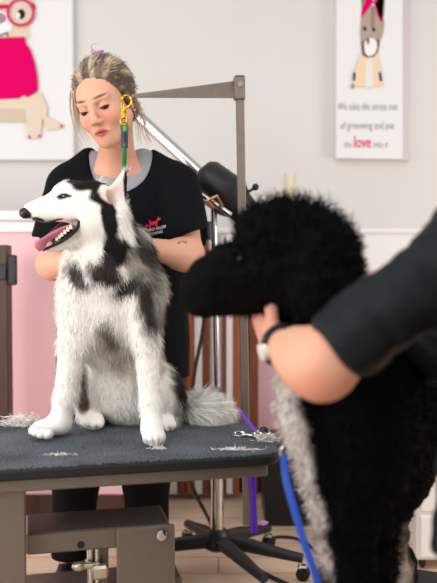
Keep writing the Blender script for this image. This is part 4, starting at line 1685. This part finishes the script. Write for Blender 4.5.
SV, SF, SC_ = strands(HAV2, HAQ, 15000, lambda p: np.full(len(p), .046), hairdir, haircol, width=.0017, seg=4, seed=8, lift=.10, jit=.11, cj=.28)
build('hair_strands', SV, SF, hair_mat, hair, smooth=False, col=SC_)
rr = random.Random(4)
for (pts, n) in (([(-.066, -.034, .055), (-.080, -.036, .010), (-.082, -.040, -.035), (-.070, -.044, -.085)], 7), ([(-.070, -.02, .05), (-.084, -.015, 0), (-.084, -.012, -.05)], 6),
                 ([(.070, .020, .0), (.078, .03, -.05), (.068, .03, -.10), (.075, .02, -.135)], 8), ([(.06, .05, -.03), (.066, .05, -.08), (.06, .04, -.13)], 8),
                 ([(-.058, -.046, .060), (-.068, -.048, .030), (-.074, -.046, -.01), (-.070, -.046, -.055)], 6),
                 ([(.02, -.01, .128), (.03, -.03, .137), (.05, -.03, .128)], 3)):
    b = MB()
    for i in range(n):
        o_ = A(rr.gauss(0, .004), rr.gauss(0, .006), rr.gauss(0, .003))
        q = [X.p(*(A(*c_) + o_ * (1 + j * .8))) for j, c_ in enumerate(pts)]
        q = curve(q, 12)
        b.tube(q, np.linspace(.0014, .0004, len(q)), 5)
    b.build('loose_lock', mat('hair_blonde', (178, 148, 114), .45), hair, smooth=True)
MB().ball(X.p(.006, .055, .135), A(.020, .014, .006), X.R).build('hair_tie', mat('violet', (186, 84, 196), .5), hair, smooth=True)
for s in (-1, 1):
    e_ = MB().ball(X.p(s * .031, -.0755, -.0035), A(.0125, .0122, .0095) * X.k, X.R).build('eye', mat('dark_eye', (34, 26, 24), .1), woman, smooth=True)
b = MB()
q = X.p(.078, .002, -.040)
b.ball(q, .0032)
b.build('earring', chrome_m, woman, smooth=True)

# ================================================================== black poodle on a low bench in the foreground
BZ = .29
pf = Field(axis(-.12, .62, .0065), axis(1.22, 2.02, .0065), axis(BZ - .01, 1.30, .0065))


def pc(a, b, k=.03, mode='u'):
    capj(pf, a, b, k, mode)


ellj(pf, 297, 255, 1.48, 57, 52, .10, .03)
ellj(pf, 318, 264, 1.47, 37, 44, .095, .03)
ellj(pf, 268, 232, 1.47, 32, 26, .07, .03)
ellj(pf, 318, 290, 1.40, 33, 42, .045, .02)
ellj(pf, 290, 285, 1.56, 26, 42, .04, .02)
pc((262, 279, 1.46, 37), (210, 291, 1.445, 23.5), .03)
pc((228, 263, 1.45, 22), (196, 284, 1.44, 12), .02)
pc((205, 290, 1.44, 22), (198, 294, 1.44, 17), .02)
pc((322, 300, 1.49, 46), (350, 385, 1.52, 60), .04)
ellj(pf, 352, 425, 1.52, 58, 78, .12, .04)
ellj(pf, 354, 462, 1.53, 52, 58, .11, .04)
pc((362, 415, 1.56, 60), (402, 398, 1.86, 60), .05)
pc((372, 470, 1.6, 44), (396, 465, 1.86, 40), .05)
# white bib along the front of the chest
pf.chain([P(292, 385, 1.45), P(303, 430, 1.445), P(318, 475, 1.45), P(332, 515, 1.46), P(343, 560, 1.47)], [m(18, 1.45), m(20, 1.45), m(18, 1.45), m(17, 1.45), m(14, 1.45)], .02)
fz = BZ
for (px, Y, xo) in ((350, 1.47, 0), (372, 1.60, 0)):
    a = P(px, 500, Y)
    c = A(a[0], a[1] - .01, BZ + .05)
    pf.cap(a, a * .5 + c * .5, .055, .043, .04)
    pf.cap(a * .5 + c * .5, c, .043, .040, .03)
    pf.cap(c, c + A(-.045, -.045, -.018), .040, .034, .02)
for (px, Y) in ((396, 1.80), (398, 1.96)):
    a = P(px, 468, Y)
    kn = P(px - 3, 532, Y - .02)
    ho = P(px + 4, 592, Y + .04)
    c = A(ho[0] - .01, ho[1] - .03, BZ + .04)
    pf.cap(a, kn, .066, .026, .03)
    pf.cap(kn, ho, .026, .024, .02)
    pf.cap(ho, c, .036, .034, .02)
    pf.cap(c, c + A(-.03, -.05, -.01), .036, .030, .02)
tl0 = P(402, 400, 1.97)
pf.cap(tl0, tl0 + A(.03, .06, .14), .03, .03, .03)
pf.ell(tl0 + A(.035, .07, .17), (.06, .06, .06), None, .02)
PV, PQ = pf.mesh()
PN_ = vnormals(PV, PQ)
onhead = 1 - sm(.9, 1.2, np.sqrt((((PV - P(285, 265, 1.47)) / A(.2, .25, .13)) ** 2).sum(1)))
PV = PV + PN_ * (wob(PV, 130, 5) * .0045 + wob(PV, 60, 6) * .004)[:, None]
PV[:, 2] = np.maximum(PV[:, 2], BZ + .001)
PBK, PW = (11, 11, 12), (196, 190, 186)


def pm(px, py, Y, rx, rz, ry, c, soft=.25, rot=0):
    return hm(px, py, Y, rx, rz, ry, c, soft, rot)


pmarks = [pm(278, 385, 1.42, 22, 26, .06, PW, .2), pm(286, 425, 1.42, 19, 40, .07, PW, .2, -8), pm(296, 466, 1.42, 17, 38, .07, PW, .2, -14), pm(309, 508, 1.43, 13, 36, .07, PW, .25, -18),
          pm(322, 548, 1.44, 8, 30, .06, (170, 160, 154), .3, -16),
          pm(284, 398, 1.38, 3, 5, .03, (70, 66, 66), .6), pm(283, 440, 1.4, 4, 5, .04, (110, 106, 104), .6),
          pm(400, 556, 1.80, 15, 36, .10, (128, 112, 100), .35), pm(398, 575, 1.80, 10, 20, .09, (182, 166, 152), .5), pm(392, 560, 1.74, 6, 14, .05, (44, 40, 38), .5),
          pm(408, 600, 1.9, 12, 40, .1, (150, 134, 122), .4)]


def pcol(p):
    return paint(p, PBK, pmarks, .25, 90, 5)


poodle = empty('poodle_dog', (P(360, 400, 1.65)[0], 1.65, BZ), 'curly black poodle with white chest standing in front, seen from its left side', 'dog')
build('body', PV, [PQ], mat('curly_skin', (255, 255, 255), .95, vcol=True, spec=.08), poodle, col=pcol(PV))
pflow = flow([(P(300, 200, 1.48), D(0, -1)), (P(345, 230, 1.45), D(1, -.3)), (P(240, 240, 1.45), D(-.6, -.8)), (P(200, 290, 1.42), D(-1, .2)), (P(320, 300, 1.38), D(.1, 1)),
              (P(300, 400, 1.4), D(-.5, 1)), (P(360, 450, 1.4), D(.2, 1)), (P(350, 560, 1.45), D(0, 1)), (P(400, 450, 1.9), D(.6, 1))])


def plen(p):
    L = np.full(len(p), .022)
    q = p - P(298, 235, 1.48)
    top = sm(-.02, .06, q[:, 2]) * sm(-.105, -.06, q[:, 0])
    L += .014 * top
    d = np.linalg.norm(p - P(205, 290, 1.44), axis=1)
    L *= .45 + .55 * sm(.05, .12, d)
    L *= 1 - .5 * (1 - sm(.58, .66, p[:, 2])) * sm(1.66, 1.72, p[:, 1])
    return L


SV, SF, SC_ = strands(PV, PQ, 36000, plen, pflow, pcol, width=.0032, seg=4, seed=15, lift=1.1, jit=.5, cj=.25, curl=.22)
SV[:, 2] = np.maximum(SV[:, 2], BZ + .001)
build('fur', SV, SF, mat('curly_fur', (255, 255, 255), .9, vcol=True, spec=.08), poodle, smooth=False, col=SC_)
MB().ball(P(188.5, 288, 1.437), (.013, .016, .012)).build('nose', mat('poodle_nose', (9, 9, 10), .45), poodle, smooth=True)
for Y in (1.395, 1.505):
    MB().ball(P(240, 259, Y + (.012 if Y < 1.45 else -.012)), (.005, .006, .005)).build('eye', mat('poodle_eye', (10, 8, 8), .35), poodle, smooth=True)

# low bench it stands on (below the frame)
pd = empty('low_bench', (.31, 1.68, 0), 'low black bench under the black poodle\'s feet', 'bench')
dr_ = A(math.cos(math.radians(66)), math.sin(math.radians(66)), 0)
BR = np.stack([A(dr_[1], -dr_[0], 0), dr_, A(0, 0, 1)], 1)
MB().box((.305, 1.69, BZ - .0125), (.34, .80, .025), BR, .006).build('top', rubber_m, pd)
for sx in (-.14, .14):
    for sy in (-.36, .36):
        q = A(.305, 1.69, 0) + BR @ A(sx, sy, 0)
        MB().box((q[0], q[1], (BZ - .025) / 2), (.035, .035, BZ - .025), BR, .003).build('leg', steel_m, pd)

# blue lead hanging from its collar
bl = empty('blue_leash', P(300, 530, 1.38), 'blue flat leash hanging down in front of the poodle\'s white chest', 'leash')
blue_m = mat('blue_webbing', (16, 66, 172), .6)
strap([P(284, 455, 1.43), P(286, 478, 1.395), P(295, 512, 1.375), P(305, 545, 1.36), P(317, 580, 1.35), P(324, 612, 1.35), P(318, 660, 1.36)], .0135, .0025, A(-.25, -.97, 0), 'strap', blue_m, bl, 40)
MB().tube([P(287, 452, 1.46) + A(.012 * math.cos(a), 0, .012 * math.sin(a)) for a in np.linspace(0, 6.28, 16)], .003, 8, cap=False).build('clip', chrome_m, bl, smooth=True)

# ================================================================== the second groomer, at the right edge
gf_d, gl_d = A(-.70, .71, 0), A(-.71, -.70, 0)
gc = A(.495, 1.20, 0)
gs, ge, gw = A(.372, 1.17, 1.105), P(322, 366, 1.235), P(281, 345, 1.385)
gs2 = gc + gf_d * .03 - gl_d * .17 + A(0, 0, 1.12)
ge2, gw2 = gs2 + A(-.08, .10, -.24), gs2 + A(-.26, .20, -.25)
gw2 = P(352, 345, 1.62)
ge2 = (gs2 + gw2) / 2 + A(.06, .0, -.10)
GH = Xf(gc + A(.085, .02, 1.335), rotm('Z', -45) @ rotm('X', 14), 1.0)
hipg = gc + A(-.02, 0, .76)
gfld = Field(axis(.03, .80, .008, [(.03, .24, .0042), (GH.o[0] - .10, GH.o[0] + .10, .0034)]), axis(.96, 1.72, .008, [(1.20, 1.56, .0045)]),
             axis(.0, 1.53, .010, [(.86, 1.06, .0042), (1.24, 1.52, .0034)]))
head_solid(gfld, GH)
gfld.cap(GH.p(0, .03, -.05), gc + A(.04, .02, 1.16), .05, .054, .02)
gfld.ell(gc + gf_d * .02 + A(0, 0, 1.10), (.15, .075, .075), np.stack([gl_d, gf_d, A(0, 0, 1)], 1), .05)
gfld.cap(gc + A(0, 0, 1.05), hipg, .11, .11, .06)
for s_, e_, w_ in ((gs, ge, gw), (gs2, ge2, gw2)):
    gfld.cap(gc + gf_d * .02 + A(0, 0, 1.10), s_, .055, .052, .04)
    gfld.cap(s_, e_, .047, .044, .03)
    gfld.ell(e_ + A(0, .012, -.002), (.048, .048, .047), None, .03)
    gfld.cap(e_, w_, .047, .0285, .025)
    gfld.cap(e_ * .7 + w_ * .3, e_ * .5 + w_ * .5, .048, .042, .03)
hand_solid(gfld, gw, P(263, 330, 1.45) - gw, A(-.5, -.7, -.45), P(262, 300, 1.42) - gw, 24, 7, .95)
hand_solid(gfld, gw2, A(-.8, .1, .2), A(.1, .6, .6), A(0, 0, 1), 30, k=.95)
glegs = []
for s in (-1, 1):
    h_ = gc + A(-.02, 0, .74) + gl_d * .09 * s
    k_ = h_ + A(0, 0, -.36) + gf_d * .02
    a_ = A(k_[0], k_[1], .09) - gf_d * .02
    glegs.append((h_, k_, a_))
    gfld.cap(h_, k_, .085, .056, .04)
    gfld.cap(k_, a_, .054, .037, .02)
    gfld.cap(a_ - A(0, 0, .045), a_ + gf_d * .13 - A(0, 0, .06), .035, .03, .02)
GV, GQ = gfld.mesh()
groomer = empty('person', (gc[0], gc[1], 0), 'person in black top at the right edge, wearing a wristwatch and holding the poodle\'s chin', 'person')
build('body', GV, [GQ], skin_mat, groomer, col=skin_cols(GV, [GH], [(ge + A(-.005, -.03, -.035), (.05, .05, .03), (206, 128, 108), .6, .5), (P(262, 322, 1.43), (.03, .06, .03), (214, 140, 122), .6, .4)]))
top_m = mat('black_top', (14, 18, 23), .6, spec=.2, bump=.6, bscale=13)
f = Field(axis(.10, .84, .0065), axis(.90, 1.74, .0065), axis(.60, 1.26, .0065))
LR = np.stack([gl_d, gf_d, A(0, 0, 1)], 1)
f.ell(gc + gf_d * .02 + A(0, 0, 1.10), (.175, .095, .082), LR, .05)
for s in (-1, 1):
    f.cap(gc + gl_d * .06 * s + A(0, 0, 1.05), gc + gl_d * .075 * s + A(-.01, 0, .66), .118, .120, .06)
for s_, e_ in ((gs, ge), (gs2, ge2)):
    f.cap(gc + gf_d * .02 + A(0, 0, 1.11), s_, .065, .062, .04)
    f.cap(s_, s_ * .2 + e_ * .8, .062, .060, .03)
hm_, hn_ = P(333.5, 350, 1.235), None
f.half(P(334, 349.5, 1.235), P(310, 370, 1.235) - P(334, 349.5, 1.235), (0, 1.05, .8), (P(372, 0, 1.25)[0], 1.42, P(0, 305, 1.23)[2]))
n2 = (ge2 - gs2) / np.linalg.norm(ge2 - gs2)
f.cap(ge2, gw2 * .8 + ge2 * .2, .075, .062, .03)
f.ell(GH.p(0, .0, -.11), (.075, .075, .06), None, .01, 's')
f.half((0, 0, .64), (0, 0, -1))
V_, Q_ = f.mesh()
N_ = vnormals(V_, Q_)
arm_ax = (ge - gs) / np.linalg.norm(ge - gs)
q_ = V_ - gs
along = q_ @ arm_ax
V_ = V_ + N_ * (wob(V_, 38, 21) * .006 + wob(np.stack([along * 1.6, q_ @ A(.7, .7, 0), q_ @ A(0, .3, .9)], 1), 70, 22) * .005)[:, None]
build('top', V_, [Q_], top_m, groomer)
f = Field(axis(.2, .85, .008), axis(.9, 1.5, .008), axis(.05, .80, .008))
f.cap(glegs[0][0], glegs[1][0], .095, .095, .05)
for h_, k_, a_ in glegs:
    f.cap(h_, k_, .088, .070, .03)
    f.cap(k_, a_, .070, .064, .02)
f.half((0, 0, .10), (0, 0, -1))
V_, Q_ = f.mesh()
build('trousers', V_, [Q_], mat('charcoal_trousers', (30, 30, 36), .8, spec=.2), groomer)
for h_, k_, a_ in glegs:
    f = Field(axis(a_[0] - .2, a_[0] + .2, .006), axis(a_[1] - .2, a_[1] + .2, .006), axis(-.01, .14, .006))
    f.cap(A(a_[0], a_[1], .05) - gf_d * .03, A(a_[0], a_[1], .04) + gf_d * .13, .046, .042, .02)
    f.half((0, 0, .003), (0, 0, -1))
    V_, Q_ = f.mesh()
    build('shoe', V_, [Q_], black_m, groomer)
# wristwatch
wd = (gw - ge) / np.linalg.norm(gw - ge)
wc = gw - wd * .004
sx_ = np.cross(wd, A(0, 0, 1))
sx_ /= np.linalg.norm(sx_)
sz_ = np.cross(sx_, wd)
ringp = [wc + sx_ * .0325 * math.cos(a) + sz_ * .0325 * math.sin(a) for a in np.linspace(0, 2 * math.pi, 28)]
wat = MB().tube(ringp, .0075, 8, cap=False, flat=(wd, 1.0)).build('watch_strap', black_m, groomer, smooth=True)
fd = P(264, 349, 1.385) - wc
fd = fd - wd * (fd @ wd)
fd /= np.linalg.norm(fd)
b = MB().tube([wc + fd * .030, wc + fd * .040], [.0155, .0145], 18)
b.build('watch_case', mat('watch_face', (228, 226, 222), .3, .2), wat, smooth=True)
# hair, tied back
hx = Field(axis(GH.o[0] - .16, GH.o[0] + .18, .0045), axis(GH.o[1] - .22, GH.o[1] + .16, .0045), axis(1.2, 1.60, .0045))
hx.ell(GH.p(0, .030, .044), A(.083, .098, .088), GH.R, .02)
hx.ell(GH.p(0, .085, -.02), A(.055, .045, .05), GH.R, .03)
hx.ell(GH.p(0, .135, .0), A(.036, .034, .04), GH.R, .02)
hx.ell(GH.p(0, -.088, -.028), A(.066, .070, .100), GH.R, .012, 's')
hx.ell(GH.p(0, -.06, -.085), A(.09, .085, .075), GH.R, .012, 's')
for s in (-1, 1):
    hx.ell(GH.p(s * .08, .008, -.022), A(.022, .026, .034), GH.R, .01, 's')
V_, Q_ = hx.mesh()
build('hair', V_, [Q_], hair_mat, groomer, col=np.tile(np.array(lin((70, 48, 36))), (len(V_), 1)))
for s in (-1, 1):
    MB().ball(GH.p(s * .031, -.0762, -.002), (.0122, .0122, .0095), GH.R).build('eye', MATS['dark_eye'], groomer, smooth=True)

# ================================================================== camera and light
sc = bpy.context.scene
cam = bpy.data.cameras.new('camera')
co = bpy.data.objects.new('camera', cam)
C.objects.link(co)
co.location = (0, 0, CAM_Z)
co.rotation_euler = (math.pi / 2 - PITCH, 0, 0)
cam.sensor_fit = 'AUTO'
cam.sensor_width = 36
cam.lens = F_PX / 583 * 36
cam.dof.use_dof = True
cam.dof.focus_distance = 2.2
cam.dof.aperture_fstop = 2.4
sc.camera = co


def area(name, loc, target, size, sy, power, col=(1, 1, 1)):
    l = bpy.data.lights.new(name, 'AREA')
    l.shape = 'RECTANGLE'
    l.size, l.size_y = size, sy
    l.energy = power
    l.color = col
    o = bpy.data.objects.new(name, l)
    C.objects.link(o)
    o.location = loc
    o.rotation_euler = (Vector(target) - Vector(loc)).to_track_quat('-Z', 'Y').to_euler()
    return o


area('window_and_fill_light', (-1.9, -.5, 2.0), (.1, 2.3, .9), 1.8, 1.5, 42, (1, .985, .97))
area('window_and_fill_light', (-2.3, 1.5, 1.1), (-.3, 3.2, .4), 1.4, 1.2, 28, (1, .985, .97))  # added fill, no window known here: brightens the low pink partition
area('window_and_fill_light', (2.4, 2.0, 1.2), (.3, 3.7, .3), 1.2, 1.2, 22, (1, .985, .97))  # fill added on the right, invented source: lifts the lower pink wall
area('ceiling_light', (-.2, 1.1, 2.75), (-.1, 2.2, .5), 1.8, .8, 15, (1, .975, .95))
w = bpy.data.worlds.new('world')
sc.world = w
w.use_nodes = True
w.node_tree.nodes['Background'].inputs['Color'].default_value = (1, .985, .97, 1)
w.node_tree.nodes['Background'].inputs['Strength'].default_value = .64
sc.view_settings.view_transform = 'Standard'
sc.view_settings.look = 'None'
sc.view_settings.gamma = 1
sc.view_settings.exposure = 0
sc.view_settings.use_curve_mapping = False
